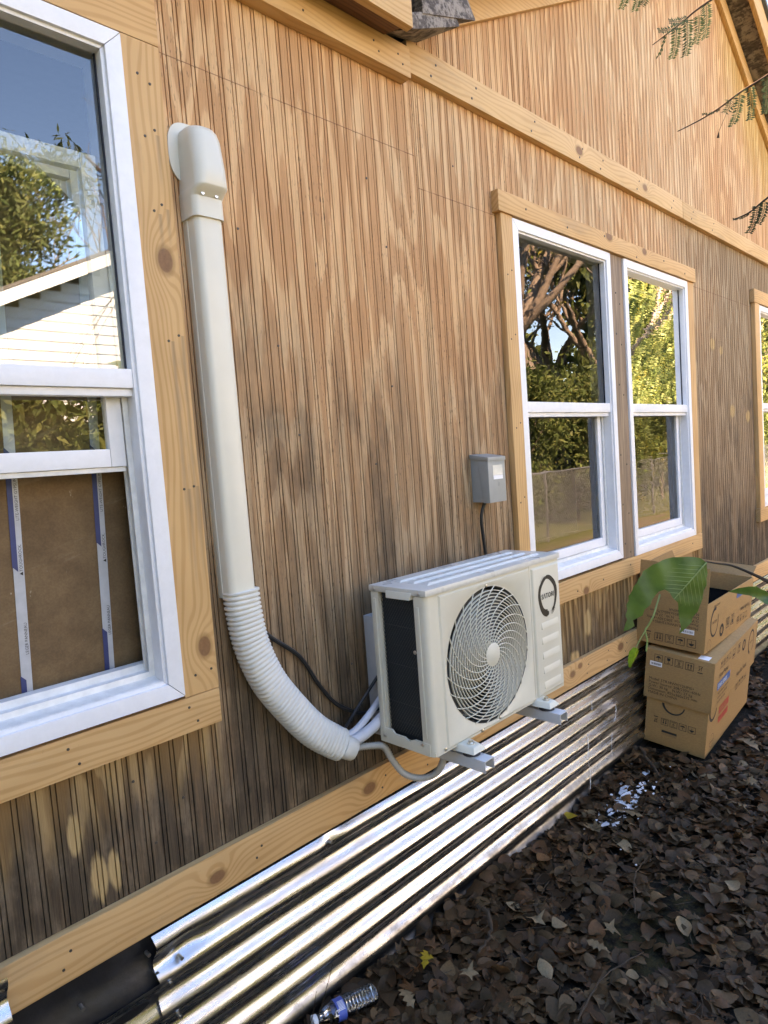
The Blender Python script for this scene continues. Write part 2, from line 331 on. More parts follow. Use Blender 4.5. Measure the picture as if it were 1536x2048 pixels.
M['reddish'] = mat_pine('red_stained_plank', 'x', (0.23, 0.105, 0.06), (0.12, 0.052, 0.034), seed=9.0)
KN_J = [(2.177, 0.823 - 0.016, 0.019), (1.226, 0.829 - 0.016, 0.017)]
ST_J = [(0.826, 2.30, 0.12), (0.805, 2.285, 0.13), (0.833, 2.0, 0.75), (0.806, 1.985, 0.8), (0.835, 1.63, 0.35), (0.812, 1.625, 0.35), (0.818, 2.47, 0.16)]
M['pine_jamb'] = mat_pine('pine_jamb_board', 'z', knots=KN_J, streaks=ST_J, seed=1.0)
M['pine_x'] = mat_pine('pine_long_board', 'x', seed=2.0, knots=[(1.345, 0.622, 0.017), (0.80, 0.612, 0.015), (3.1, 0.63, 0.018), (2.62, 0.625, 0.014), (2.69, 0.645, 0.012)])
M['pine_sill'] = mat_pine('pine_sill_board', 'x', seed=3.0, knots=[(3.15, 2.625, 0.02), (3.55, 2.62, 0.016), (2.78, 0.975, 0.016)])
M['pine_band'] = mat_pine('pine_band_board', 'x', (0.68, 0.41, 0.205), (0.55, 0.295, 0.125), seed=4.0, knots=[(2.9, 2.96, 0.018), (3.6, 2.96, 0.016)])
M['pine_z'] = mat_pine('pine_upright_board', 'z', seed=5.0, streaks=[(2.32, 2.3, 0.25), (2.335, 1.8, 0.3)])
M['pine_grey'] = mat_pine('weathered_mullion', 'z', (0.40, 0.27, 0.18), (0.26, 0.155, 0.095), seed=6.0, grey=0.75)
M['pine_rake'] = mat_pine('pine_rake_board', 'x', (0.67, 0.395, 0.185), (0.53, 0.275, 0.105), seed=8.0)

# ------------------------------------------------------------------ mesh helpers
ORG = {}
def _link(o, parent):
    C.objects.link(o); o.parent = parent; return o
def thing(name, label, cat, loc=(0, 0, 0), group=None, kind=None, parent=None):
    o = bpy.data.objects.new(name, None); o.empty_display_size = 0.05; _link(o, parent); ORG[o.name] = Vector(loc)
    o.location = Vector(loc) - (ORG[parent.name] if parent else Vector((0, 0, 0)))
    if label: o['label'] = label
    if cat: o['category'] = cat
    if group: o['group'] = group
    if kind: o['kind'] = kind
    return o
def part_empty(name, loc, parent): return thing(name, None, None, loc, parent=parent)
def tag(o, label=None, cat=None, group=None, kind=None):
    if label: o['label'] = label
    if cat: o['category'] = cat
    if group: o['group'] = group
    if kind: o['kind'] = kind
    return o
class MB:
    def __init__(s): s.v = []; s.f = []
    def addv(s, p): s.v.append(tuple(p)); return len(s.v) - 1
    def quad(s, *p):
        b = len(s.v); s.v += [tuple(q) for q in p]; s.f.append(tuple(range(b, b + len(p)))); return s
    def box(s, x0, x1, y0, y1, z0, z1):
        b = len(s.v)
        s.v += [(x0, y0, z0), (x1, y0, z0), (x1, y1, z0), (x0, y1, z0), (x0, y0, z1), (x1, y0, z1), (x1, y1, z1), (x0, y1, z1)]
        for q in ((0, 3, 2, 1), (4, 5, 6, 7), (0, 1, 5, 4), (1, 2, 6, 5), (2, 3, 7, 6), (3, 0, 4, 7)): s.f.append(tuple(b + i for i in q))
        return s
    def hexa(s, P):
        b = len(s.v); s.v += [tuple(p) for p in P]
        for q in ((0, 3, 2, 1), (4, 5, 6, 7), (0, 1, 5, 4), (1, 2, 6, 5), (2, 3, 7, 6), (3, 0, 4, 7)): s.f.append(tuple(b + i for i in q))
        return s
    def prism(s, poly, ax, a, b):
        """polygon (2-D points) extruded along axis ax from a to b"""
        def P(p, t): return {'x': (t, p[0], p[1]), 'y': (p[0], t, p[1]), 'z': (p[0], p[1], t)}[ax]
        n = len(poly); k = len(s.v); s.v += [P(p, a) for p in poly] + [P(p, b) for p in poly]
        s.f.append(tuple(range(k, k + n))[::-1]); s.f.append(tuple(range(k + n, k + 2 * n)))
        for i in range(n): j = (i + 1) % n; s.f.append((k + i, k + j, k + n + j, k + n + i))
        return s
    def loft(s, rings, close=True, caps=True):
        k = len(s.v); n = len(rings[0])
        for r in rings: s.v += [tuple(p) for p in r]
        for a in range(len(rings) - 1):
            for i in range(n if close else n - 1):
                j = (i + 1) % n; s.f.append((k + a * n + i, k + a * n + j, k + (a + 1) * n + j, k + (a + 1) * n + i))
        if caps and close:
            s.f.append(tuple(range(k, k + n))[::-1]); e = k + (len(rings) - 1) * n; s.f.append(tuple(range(e, e + n)))
        return s
    def tube(s, path, rad, n=8, caps=True, sect=None):
        path = [Vector(p) for p in path]; m = len(path)
        rad = rad if hasattr(rad, '__len__') else [rad] * m
        T = [(path[min(i + 1, m - 1)] - path[max(i - 1, 0)]).normalized() for i in range(m)]
        up = Vector((0, 0, 1)) if abs(T[0].z) < 0.9 else Vector((0, 1, 0))
        nrm = (up - T[0] * up.dot(T[0])).normalized(); rings = []
        for i in range(m):
            nrm = (nrm - T[i] * nrm.dot(T[i])).normalized(); bn = T[i].cross(nrm)
            ring = []
            for k in range(n):
                a = 2 * math.pi * k / n; ca, sa = (math.cos(a), math.sin(a)) if sect is None else sect[k]
                ring.append(path[i] + nrm * (ca * rad[i]) + bn * (sa * rad[i]))
            rings.append(ring)
        return s.loft(rings, True, caps)
    def disc(s, c, r, nrm_axis='y', n=12, sx=1.0, sz=1.0):
        p = []
        for i in range(n):
            a = 2 * math.pi * i / n; u, v = r * math.cos(a) * sx, r * math.sin(a) * sz
            p.append({'y': (c[0] + u, c[1], c[2] + v), 'z': (c[0] + u, c[1] + v, c[2]), 'x': (c[0], c[1] + u, c[2] + v)}[nrm_axis])
        return s.quad(*p)
    def xf(s, fn): s.v = [tuple(fn(Vector(p))) for p in s.v]; return s
    def build(s, name, mat, parent=None, bev=0.0, seg=2, smooth=False, autos=True, recalc=True):
        me = bpy.data.meshes.new(name); o0 = ORG[parent.name] if parent is not None else Vector((0, 0, 0))
        vv = np.array(s.v, dtype=float).reshape(-1, 3) - np.array(o0)
        me.from_pydata(vv.tolist(), [], s.f); me.materials.append(mat if not isinstance(mat, str) else M[mat])
        bm = bmesh.new(); bm.from_mesh(me)
        if recalc: bmesh.ops.recalc_face_normals(bm, faces=bm.faces)
        if bev:
            bmesh.ops.remove_doubles(bm, verts=bm.verts, dist=1e-6)
            es = [e for e in bm.edges if len(e.link_faces) == 2 and e.calc_face_angle(0) > 0.5]
            bmesh.ops.bevel(bm, geom=es, offset=bev, segments=seg, profile=0.7, affect='EDGES', clamp_overlap=True)
        if smooth or bev:
            for f in bm.faces: f.smooth = True
        if (smooth or bev) and autos:
            for e in bm.edges:
                if len(e.link_faces) == 2 and e.calc_face_angle(0) > math.radians(38): e.smooth = False
        bm.to_mesh(me); bm.free()
        o = bpy.data.objects.new(name, me); _link(o, parent); ORG[o.name] = Vector(o0)
        return o
def bx(name, mat, parent, x0, x1, y0, y1, z0, z1, bev=0.0015):
    return MB().box(x0, x1, y0, y1, z0, z1).build(name, mat, parent, bev=bev)
def curve(pts, n=8):
    """Catmull-Rom through points"""
    P = [Vector(p) for p in pts]; P = [P[0] * 2 - P[1]] + P + [P[-1] * 2 - P[-2]]; out = []
    for i in range(1, len(P) - 2):
        for k in range(n):
            t = k / n; a, b, c, d = P[i - 1], P[i], P[i + 1], P[i + 2]
            out.append(0.5 * ((2 * b) + (c - a) * t + (2 * a - 5 * b + 4 * c - d) * t * t + (3 * b - a - 3 * c + d) * t ** 3))
    out.append(P[-2]); return out
def text(body, size, org, xd, yd, mat, parent, name='lettering', align='LEFT', shear=0.0, sx=1.0, off=0.0):
    cu = bpy.data.curves.new('t', 'FONT'); cu.body = body; cu.size = size; cu.align_x = align; cu.resolution_u = 2; cu.shear = shear; cu.offset = off
    to = bpy.data.objects.new('t', cu); C.objects.link(to); bpy.context.view_layer.update()
    me = bpy.data.meshes.new_from_object(to.evaluated_get(bpy.context.evaluated_depsgraph_get()))
    bpy.data.objects.remove(to); bpy.data.curves.remove(cu)
    me.name = name; org, xd, yd = Vector(org), Vector(xd).normalized(), Vector(yd).normalized(); o0 = ORG[parent.name]
    for v in me.vertices: v.co = org + xd * (v.co.x * sx) + yd * v.co.y - o0
    me.materials.clear(); me.materials.append(M[mat])
    o = bpy.data.objects.new(name, me); _link(o, parent); ORG[o.name] = Vector(o0); return o

# ================================================================== THE HOUSE
house = thing('house', 'unpainted plywood-sided house with bare pine trim and metal skirting', 'house', (0, 0, 0))
def rakeL(x): return 3.199 + 0.515 * (x - 2.065)
def rakeR(x): return 4.454 - 0.593 * (x - 4.89)
def rake(x): return min(rakeL(x), rakeR(x))
PEAKX = 4.71
WINS = [(-0.09, 0.760, 1.119, 2.673), (2.329, 3.170, 1.085, 2.579), (3.315, 4.160, 1.072, 2.579), (5.55, 6.40, 1.10, 2.60)]
HOLES = [(a + 0.03, b - 0.03, c + 0.03, d - 0.03) for a, b, c, d in WINS]
PITCH = 0.0395
def siding_panel(x0, x1, zlo, ztop, phase=0.0, gw=0.0015, gd=0.0085):
    xs = set([x0, x1]); k = math.floor((x0 - phase) / PITCH) - 1; prof = []
    while phase + k * PITCH < x1 + PITCH:
        c = phase + k * PITCH
        j = 0.0012 * math.sin(k * 2.3)
        g0, e_ = 0.0054, 0.0005
        prof += [(c - g0 - gw - e_ + j, 0), (c - g0 - gw + j, gd), (c - g0 + gw + j, gd), (c - g0 + gw + e_ + j, 0.0006), (c + g0 - gw - e_ + j, 0.0006), (c + g0 - gw + j, gd), (c + g0 + gw + j, gd), (c + g0 + gw + e_ + j, 0)]
        k += 1
    px = [p[0] for p in prof]; py = [p[1] for p in prof]
    hs = [h for h in HOLES if h[0] < x1 and h[1] > x0 and h[3] > zlo]
    for p in px:
        if x0 < p < x1: xs.add(p)
    for h in hs:
        for e in (h[0], h[1]):
            if x0 < e < x1: xs.add(e)
    xs = sorted(xs); ys = np.interp(xs, px, py); mb = MB()
    for i in range(len(xs) - 1):
        a, b = xs[i], xs[i + 1]; mid = (a + b) / 2; ta, tb = ztop(a), ztop(b)
        iv = [(zlo, None)]
        for h in hs:
            if h[0] <= mid <= h[1]: iv = [(zlo, h[2]), (h[3], None)]
        for lo, hi in iv:
            ha, hb = (ta, tb) if hi is None else (min(hi, ta), min(hi, tb))
            if ha <= lo + 1e-4 and hb <= lo + 1e-4: continue
            mb.quad((a, ys[i], lo), (b, ys[i + 1], lo), (b, ys[i + 1], max(hb, lo)), (a, ys[i], max(ha, lo)))
    # returns at the sheet's edges so that the joints read as joints
    for e in (x0, x1):
        iv = [(zlo, ztop(e))]
        for h in hs:
            if h[0] <= e <= h[1]: iv = [(zlo, h[2]), (h[3], ztop(e))]
        for lo, hi in iv: mb.quad((e, 0.0, lo), (e, 0.012, lo), (e, 0.012, hi), (e, 0.0, hi))
    return mb.build('siding_panel', 'siding', house, recalc=False)
edges = [-3.06, -1.84, -0.62, 0.583, 1.8025, 3.02, 4.24, 5.143, 6.36, 7.6]
for a, b in zip(edges[:-1], edges[1:]):
    g = 0.0018
    siding_panel(a + g, b - g, 0.50, (lambda x: 3.02) if b < 1.9 else (lambda x: 2.98), 0.011 if b < 1.9 else 0.004, *((0.0011, 0.0060) if b < 1.9 else (0.0016, 0.008)))
for a, b in ((1.8025, 2.42), (2.42, 3.64), (3.64, 4.86), (4.86, 6.08), (6.08, 7.3)):
    siding_panel(a + 0.0018, b - 0.0018, 2.982, lambda x: max(2.983, rake(x) + 0.09), 0.019, 0.0016, 0.008)
# black building paper just behind the sheets closes the joints
pb = MB()
pb.box(-3.1, 7.6, 0.012, 0.02, 0.45, 1.12)
pb.box(-3.1, 7.6, 0.012, 0.02, 2.66, 3.0)
for a, b in ((-3.1, -0.09), (0.76, 2.329), (3.17, 3.315), (4.16, 5.55), (6.4, 7.6)): pb.box(a, b, 0.012, 0.02, 1.12, 2.66)
pb.prism([(1.75, 3.0), (7.3, 3.0), (PEAKX, rake(PEAKX) + 0.08)], 'y', 0.012, 0.02)
pb.build('building_paper', 'black_plastic', house)

# trim boards
def board(mat, x0, x1, y0, y1, z0, z1, bev=0.002): return bx('trim_board', mat, house, x0, x1, y0, y1, z0, z1, bev)
board('pine_jamb', 0.7615, 0.857, -0.018, -0.0005, 1.1115, 2.6785)
board('pine_sill', -0.25, 0.857, -0.018, -0.0005, 2.680, 2.79)
board('pine_sill', -0.25, 0.857, -0.018, -0.0005, 1.022, 1.110)
board('pine_x', -2.6, 3.62, -0.021, -0.0005, 0.582, 0.690)
board('pine_x', 3.623, 7.5, -0.021, -0.0005, 0.579, 0.688)
board('pine_sill', 2.228, 4.266, -0.034, -0.0005, 2.584, 2.664)
board('pine_z', 2.250, 2.3275, -0.026, -0.0005, 0.979, 2.5825)
board('pine_grey', 3.1715, 3.3135, -0.016, -0.0005, 1.073, 2.5825)
board('pine_z', 4.1615, 4.262, -0.020, -0.0005, 1.073, 2.5825)
board('pine_sill', 2.329, 4.262, -0.022, -0.0005, 0.976, 1.071)
board('pine_sill', 5.42, 6.6, -0.034, -0.0005, 2.605, 2.70)
board('pine_z', 5.44, 5.5485, -0.030, -0.0005, 1.10, 2.6035)
board('pine_sill', 5.42, 6.6, -0.034, -0.0005, 1.0, 1.0985)
board('pine_band', -2.6, 1.748, -0.045, -0.0005, 2.898, 2.996, 0.003)
board('pine_band', 1.7525, 4.118, -0.030, -0.0005, 2.930, 3.032, 0.003)
board('pine_band', 4.122, 7.4, -0.030, -0.0005, 2.929, 3.030, 0.003)
def rake_board(x0, x1, fn, lo, hi, y0, y1, mat, name='rake_board'):
    mb = MB(); mb.hexa([(x0, y0, fn(x0) + lo), (x1, y0, fn(x1) + lo), (x1, y1, fn(x1) + lo), (x0, y1, fn(x0) + lo),
                        (x0, y0, fn(x0) + hi), (x1, y0, fn(x1) + hi), (x1, y1, fn(x1) + hi), (x0, y1, fn(x0) + hi)])
    return mb.build(name, mat, house, bev=0.003)
rake_board(1.83, PEAKX - 0.001, rakeL, 0.0, 0.115, -0.030, -0.0005, 'pine_rake')
rake_board(PEAKX + 0.001, 7.3, rakeR, 0.0, 0.115, -0.030, -0.0005, 'pine_rake')
rake_board(1.95, PEAKX - 0.001, rakeL, 0.118, 0.16, -0.150, 0.01, 'peel', 'rake_soffit')
rake_board(PEAKX + 0.001, 7.3, rakeR, 0.118, 0.16, -0.150, 0.01, 'peel', 'rake_soffit')
rake_board(1.98, PEAKX - 0.001, rakeL, 0.09, 0.26, -0.180, -0.152, 'pine_rake', 'barge_board')
rake_board(PEAKX + 0.001, 7.3, rakeR, 0.09, 0.26, -0.180, -0.152, 'pine_rake', 'barge_board')
rake_board(1.70, PEAKX - 0.001, rakeL, 0.262, 0.30, -0.20, 4.2, 'shingle', 'roof')
rake_board(PEAKX + 0.001, 7.7, rakeR, 0.262, 0.30, -0.20, 4.2, 'shingle', 'roof')
# eave over the left wing
bx('fascia', 'pine_rake', house, -2.8, 1.639, -0.158, -0.130, 2.960, 3.11, 0.003)
MB().hexa([(-2.8, -0.129, 2.972), (1.63, -0.129, 2.972), (1.63, 0.0, 3.000), (-2.8, 0.0, 3.000), (-2.8, -0.129, 2.988), (1.63, -0.129, 2.988), (1.63, 0.0, 3.02), (-2.8, 0.0, 3.02)]).build('eave_soffit', 'reddish', house, bev=0.002)
MB().hexa([(1.645, -0.148, 2.962), (1.903, -0.142, 3.074), (1.800, -0.032, 3.034), (1.62, -0.032, 3.000), (1.645, -0.148, 3.012), (1.865, -0.142, 3.112), (1.790, -0.032, 3.09), (1.62, -0.032, 3.06)]).build('rafter_tail', 'peel', house, bev=0.006)
MB().hexa([(1.70, -0.150, 3.03), (1.99, -0.145, 3.125), (1.93, -0.01, 3.14), (1.70, -0.01, 3.09), (1.70, -0.150, 3.11), (1.93, -0.145, 3.20), (1.93, -0.01, 3.22), (1.70, -0.01, 3.16)]).build('rafter_tail', 'peel', house, bev=0.004)
MB().hexa([(-2.9, -0.19, 3.112), (1.68, -0.19, 3.112), (1.68, 3.6, 5.06), (-2.9, 3.6, 5.06), (-2.9, -0.19, 3.145), (1.68, -0.19, 3.145), (1.68, 3.6, 5.095), (-2.9, 3.6, 5.095)]).build('roof', 'shingle', house)
MB().hexa([(1.681, 0.3, 3.37), (7.6, 0.3, 3.37), (7.6, 3.6, 5.06), (1.681, 3.6, 5.06), (1.681, 0.3, 3.40), (7.6, 0.3, 3.40), (7.6, 3.6, 5.095), (1.681, 3.6, 5.095)]).build('roof', 'shingle', house)
MB().hexa([(-2.9, 3.601, 5.06), (7.6, 3.601, 5.06), (7.6, 7.5, 3.05), (-2.9, 7.5, 3.05), (-2.9, 3.601, 5.095), (7.6, 3.601, 5.095), (7.6, 7.5, 3.085), (-2.9, 7.5, 3.085)]).build('roof', 'shingle', house)
# plain shell behind: floor, ceiling, outer walls and a partition
bx('floor_slab', 'room', house, -2.9, 7.5, 0.021, 7.2, 0.50, 0.62, 0)
bx('ceiling', 'room', house, -2.9, 7.5, 0.021, 7.2, 2.82, 2.88, 0)
bx('end_wall', 'siding', house, -3.06, -2.94, 0.021, 7.2, 0.0, 3.1, 0)
bx('end_wall', 'siding', house, 7.5, 7.62, 0.021, 7.2, 0.0, 3.1, 0)
bx('rear_wall', 'siding', house, -3.06, 7.62, 7.2, 7.3, 0.0, 3.1, 0)
bx('partition', 'room', house, -2.9, 7.5, 2.6, 2.7, 0.62, 2.82, 0)
MB().prism([(0.0, 3.1), (7.2, 3.1), (3.6, 5.0)], 'x', -2.94, -2.90).build('gable_end', 'siding', house)
MB().prism([(0.3, 3.1), (7.2, 3.1), (3.6, 5.0)], 'x', 7.50, 7.54).build('gable_end', 'siding', house)

# screws in the trim
_sm = bpy.data.meshes.new('screw'); _bm = bmesh.new(); bmesh.ops.create_cone(_bm, cap_ends=True, segments=8, radius1=0.0036, radius2=0.0030, depth=0.002, matrix=Matrix.Rotation(math.pi / 2, 4, 'X')); _bm.to_mesh(_sm); _bm.free(); _sm.materials.append(M['screw'])
def screw(x, y, z, s=1.0):
    o = bpy.data.objects.new('screw', _sm); C.objects.link(o); o.parent = house; o.location = (x, y, z); o.scale = (s, 1, s)
for x, z in ((0.826, 2.308), (0.805, 2.29), (0.838, 2.0), (0.810, 1.985), (0.84, 1.63), (0.813, 1.625), (0.796, 2.60), (0.825, 2.585), (0.80, 2.46), (0.826, 2.48), (0.84, 1.165), (0.795, 1.16)): screw(x, -0.0185, z)
for x in (0.5, 0.79): screw(x, -0.0185, 1.045); screw(x - 0.02, -0.0185, 1.085)
for x in (0.42, 0.92, 1.40, 1.62, 2.2, 2.75, 2.95, 3.15, 3.5): screw(x, -0.0215, 0.608 + random.uniform(0, .02)); screw(x + 0.018, -0.0215, 0.645 + random.uniform(0, .02))
for x in (2.42, 2.75, 3.1, 3.45, 3.8, 4.1): screw(x, -0.0345, 2.60 + random.uniform(0, .045), 1.5)
for x in (2.4, 2.7, 2.95, 3.25, 3.7, 4.1): screw(x, -0.0225, 1.0 + random.uniform(0, .045), 1.3)
for z in (2.35, 2.1, 1.75, 1.45, 1.2): screw(2.275, -0.0265, z); screw(2.305, -0.0265, z + 0.02)
for z in (2.4, 2.2, 1.95, 1.6, 1.35, 1.15): screw(3.225 + random.uniform(-.02, .02), -0.0165, z, 1.5); screw(3.27, -0.0165, z - 0.05, 1.3)
for x in (1.3, 1.6, 1.71): screw(x, -0.0455, 2.93); screw(x - 0.02, -0.0455, 2.955)
for x in (1.87, 2.1, 2.5, 2.9, 3.1, 3.5, 3.95, 4.25, 4.6): screw(x, -0.0305, 2.955, 1.4); screw(x + 0.03, -0.0305, 3.0, 1.3)
for x, z in ((1.05, 2.3), (1.15, 2.0), (1.2, 1.75), (1.55, 2.55), (1.62, 2.35), (1.6, 1.9), (1.5, 1.65), (0.74, 0.86), (0.62, 0.95), (0.66, 0.78), (2.0, 2.7), (1.33, 1.04)): screw(x, -0.0005, z, 1.1)

# ------------------------------------------------------------------ windows
def window(x0, x1, z0, z1, glass, label, lift=0.0, zm=None):
    w_ = part_empty('window', ((x0 + x1) / 2, 0, z0), house); w_['label'] = label
    F = 0.040; zm = zm or (z0 + z1) / 2 + 0.01
    # outer frame with a mitred outer lip and a step behind it
    fr = MB()
    def mitre(x0, x1, z0, z1, wd, ya, yb):
        o = [(x0, z0), (x1, z0), (x1, z1), (x0, z1)]; i = [(x0 + wd, z0 + wd), (x1 - wd, z0 + wd), (x1 - wd, z1 - wd), (x0 + wd, z1 - wd)]
        for a in range(4):
            b = (a + 1) % 4
            e = 0.0006
            pts = [o[a], o[b], i[b], i[a]]; cx = sum(p[0] for p in pts) / 4; cz = sum(p[1] for p in pts) / 4
            pts = [(p[0] + (e if p[0] < cx else -e) * (abs(o[a][0] - o[b][0]) > abs(o[a][1] - o[b][1])), p[1] + (e if p[1] < cz else -e) * (abs(o[a][0] - o[b][0]) < abs(o[a][1] - o[b][1]))) for p in pts]
            yield pts, ya, yb
    for pts, ya, yb in mitre(x0, x1, z0, z1, F, -0.025, 0.005): MB().prism(pts, 'y', ya, yb).build('frame', 'vinyl', w_, bev=0.0025)
    for pts, ya, yb in mitre(x0 + F - 0.004, x1 - F + 0.004, z0 + F - 0.004, z1 - F + 0.004, 0.012, -0.016, 0.03): MB().prism(pts, 'y', ya, yb).build('inner_lip', 'vinyl', w_, bev=0.001)
    a, b = x0 + F + 0.008, x1 - F - 0.008; zl, zh = z0 + F + 0.008, z1 - F - 0.008
    # jamb liner closing the reveal, and the stepped sill
    jl = MB(); jl.box(x0 + 0.012, a - 0.0009, 0.006, 0.085, z0 + 0.01, z1 - 0.01); jl.build('jamb_liner', 'vinyl', w_, bev=0.001)
    jl = MB(); jl.box(b + 0.0009, x1 - 0.012, 0.006, 0.085, z0 + 0.01, z1 - 0.01); jl.build('jamb_liner', 'vinyl', w_, bev=0.001)
    for k, yy in enumerate((0.026, 0.052)): bx('track', 'vinyl_dirty', w_, b - 0.013, b + 0.001, yy, yy + 0.006, zl, zm + (0.3 if lift else 0.0), 0.001)
    bx('head_liner', 'vinyl', w_, a + 0.001, b - 0.001, 0.0065, 0.085, zh + 0.0009, z1 - 0.011, 0.001)
    sl_ = MB(); sl_.prism([(-0.0125, zl - 0.02), (0.09, zl - 0.02), (0.09, zl + 0.036), (0.060, zl + 0.036), (0.056, zl + 0.020), (0.040, zl + 0.016), (0.034, zl + 0.022), (0.028, zl + 0.022), (0.026, zl + 0.008), (0.004, zl + 0.003), (-0.0125, zl + 0.0015)], 'x', a + 0.0005, b - 0.0005)
    sl_.build('window_sill', 'vinyl_dirty', w_, bev=0.0012)
    # fixed upper light
    bx('meeting_rail', 'vinyl', w_, a, b, -0.014, 0.020, zm - 0.022, zm + 0.022, 0.003)
    bx('meeting_rail', 'vinyl', w_, a, b, -0.004, 0.024, zm - 0.040, zm - 0.0225, 0.002)
    up = MB(); up.quad((a + 0.002, 0.012, zm + 0.022), (b - 0.002, 0.012, zm + 0.022), (b - 0.002, 0.012, zh), (a + 0.002, 0.012, zh)).build('upper_pane', glass, w_)
    gk = MB(); gk.box(a + .001, a + 0.004, 0.009, 0.014, zm + .022, zh); gk.build('gasket', 'rubber', w_); gk = MB(); gk.box(b - 0.004, b - .001, 0.009, 0.014, zm + .022, zh); gk.build('gasket', 'rubber', w_)
    # sliding lower sash
    sz0 = zl + 0.024 + lift; sz1 = sz0 + (zm - zl) - 0.01; S = 0.036; xa, xb = a + 0.004, b - 0.014; ya, yb = 0.032, 0.058
    bx('sash_stile', 'vinyl', w_, xa, xa + S, ya, yb, sz0, sz1, 0.003); bx('sash_stile', 'vinyl', w_, xb - S, xb, ya, yb, sz0, sz1, 0.003)
    bx('sash_rail', 'vinyl', w_, xa + S + .0006, xb - S - .0006, ya, yb, sz0, sz0 + S + 0.006, 0.003); bx('sash_rail', 'vinyl', w_, xa + S + .0006, xb - S - .0006, ya, yb, sz1 - S, sz1, 0.003)
    bx('sash_rail', 'vinyl_dirty', w_, xa, xb, ya + 0.006, yb + 0.006, sz0 - 0.012, sz0 - 0.0006, 0.002)
    MB().quad((xa + S, 0.045, sz0 + S), (xb - S, 0.045, sz0 + S), (xb - S, 0.045, sz1 - S), (xa + S, 0.045, sz1 - S)).build('lower_pane', glass, w_)
    return w_
window(*WINS[0], 'glass', 'white single-hung window with its lower sash pushed up', lift=0.50, zm=1.892)
window(*WINS[1], 'glass_wavy1', 'closed white window just right of the grey switch box', zm=1.835)
window(*WINS[2], 'glass_wavy', 'closed white window above the cartons', zm=1.835)
window(*WINS[3], 'glass_wavy1', 'white window cut by the right edge', zm=1.86)

# ------------------------------------------------------------------ corrugated skirting
def corrugated(x0, x1, z0, z1, yb, pitch=0.085, amp=0.0215, ph=0.0, dents=(), nx=60, skew=0.0, tear=0.0, name='skirting_sheet', mat='galv', ytop=0.0):
    mb = MB(); nz = int((z1 - z0) / pitch * 14); V = []
    for i in range(nx + 1):
        for j in range(nz + 1):
            z = z1 + (z0 - z1) * j / nz; x = x0 + (x1 - x0) * i / nx
            if i == 0: x += skew * (z1 - z) + tear * math.sin(z * 60) * 0.5
            s_ = math.cos(2 * math.pi * (z - z1) / pitch + ph)
            y = yb - amp * 0.5 * s_ + 0.0012 * math.sin(x * 3.1 + z * 9) + 0.0007 * math.sin(x * 11 + z * 23)
            y += ytop * max(0, (z - z0) / (z1 - z0)) ** 2
            for dx, dz, r, d in dents: y += d * math.exp(-(((x - dx) / r) ** 2 + ((z - dz) / r) ** 2 * 2))
            V.append((x, y, z))
    mb.v = V
    for i in range(nx):
        for j in range(nz):
            a = i * (nz + 1) + j; mb.f.append((a, a + 1, a + nz + 2, a + nz + 1))
    return mb.build(name, mat, house, smooth=True, autos=False)
corrugated(0.612, 2.62, -0.08, 0.581, -0.034, ph=1.9, dents=[(0.66, 0.50, 0.03, 0.006), (0.70, 0.525, 0.035, 0.007), (1.16, 0.56, 0.03, 0.006), (0.645, 0.40, 0.05, 0.003)], nx=160, skew=0.02, tear=0.006)
corrugated(2.60, 7.5, -0.08, 0.579, -0.0318, ph=1.9, dents=[(2.9, 0.4, 0.06, 0.006), (3.2, 0.3, 0.05, -0.004)], nx=160)
tag(corrugated(-1.9, 0.302, 0.02, 0.705, -0.062, ph=0.6, nx=40, skew=-0.03, ytop=-0.012), 'loose corrugated sheet corner lapping over the bottom board')
# black sheeting and a dark lower sheet where the skirting is missing
mb = MB(); nx, nz = 24, 16
for i in range(nx + 1):
    for j in range(nz + 1):
        x = 0.20 + 0.47 * i / nx; z = 0.585 - 0.34 * j / nz
        mb.v.append((x, -0.006 - 0.016 * max(0, math.sin((z - 0.40) * 26)) - 0.004 * math.sin(x * 31 + z * 8) - 0.010 * j / nz, z))
for i in range(nx):
    for j in range(nz): a = i * (nz + 1) + j; mb.f.append((a, a + 1, a + nz + 2, a + nz + 1))
mb.build('black_underlay', 'black_plastic', house, smooth=True)
corrugated(0.10, 0.70, -0.08, 0.462, -0.026, ph=0.2, nx=30, name='skirting_sheet', amp=0.016)
mb = MB()
for x, z in ((0.445, 0.515), (0.60, 0.545), (0.615, 0.49), (0.385, 0.49)):
    MB().tube([(x, -0.018, z), (x, -0.036, z)], 0.0045, 8).build('nail', 'steel', house)
for x, z in ((0.672, 0.500), (0.640, 0.455), (1.155, 0.562), (1.60, 0.45), (2.05, 0.555), (0.655, 0.36)):
    o = MB().tube([(x, -0.030, z), (x, -0.050, z)], 0.0048, 8).build('nail', 'steel', house)
# dribbles of white sealant on the skirting
for pts in ([(2.72, -0.052, 0.49), (2.722, -0.052, 0.45)], [(2.66, -0.056, 0.36), (2.664, -0.056, 0.30), (2.655, -0.055, 0.24), (2.668, -0.056, 0.17), (2.66, -0.056, 0.10)], [(2.95, -0.054, 0.40), (2.945, -0.055, 0.36), (2.93, -0.055, 0.33)], [(2.90, -0.055, 0.28), (2.885, -0.055, 0.22), (2.89, -0.055, 0.17)]):
    MB().tube([p + Vector((random.uniform(-.003, .003), 0, 0)) for p in curve(pts, 5)], [random.uniform(.0008, .0026) for _ in curve(pts, 5)], 6).build('sealant_dribble', 'label', house)

# ================================================================== OUTDOOR UNIT
AX0, AX1, AYF, AYR, AZ0, AZ1 = 1.327, 2.027, -0.3275, -0.112, 0.825, 1.299
ac = thing('outdoor_unit', 'ivory outdoor heat pump unit with a round fan grille and brush-circle logo', 'heat pump', (1.677, -0.22, AZ0))
LIP = 0.019; ZC = AZ1 - LIP
FC = (1.607, 1.049); FR = 0.207
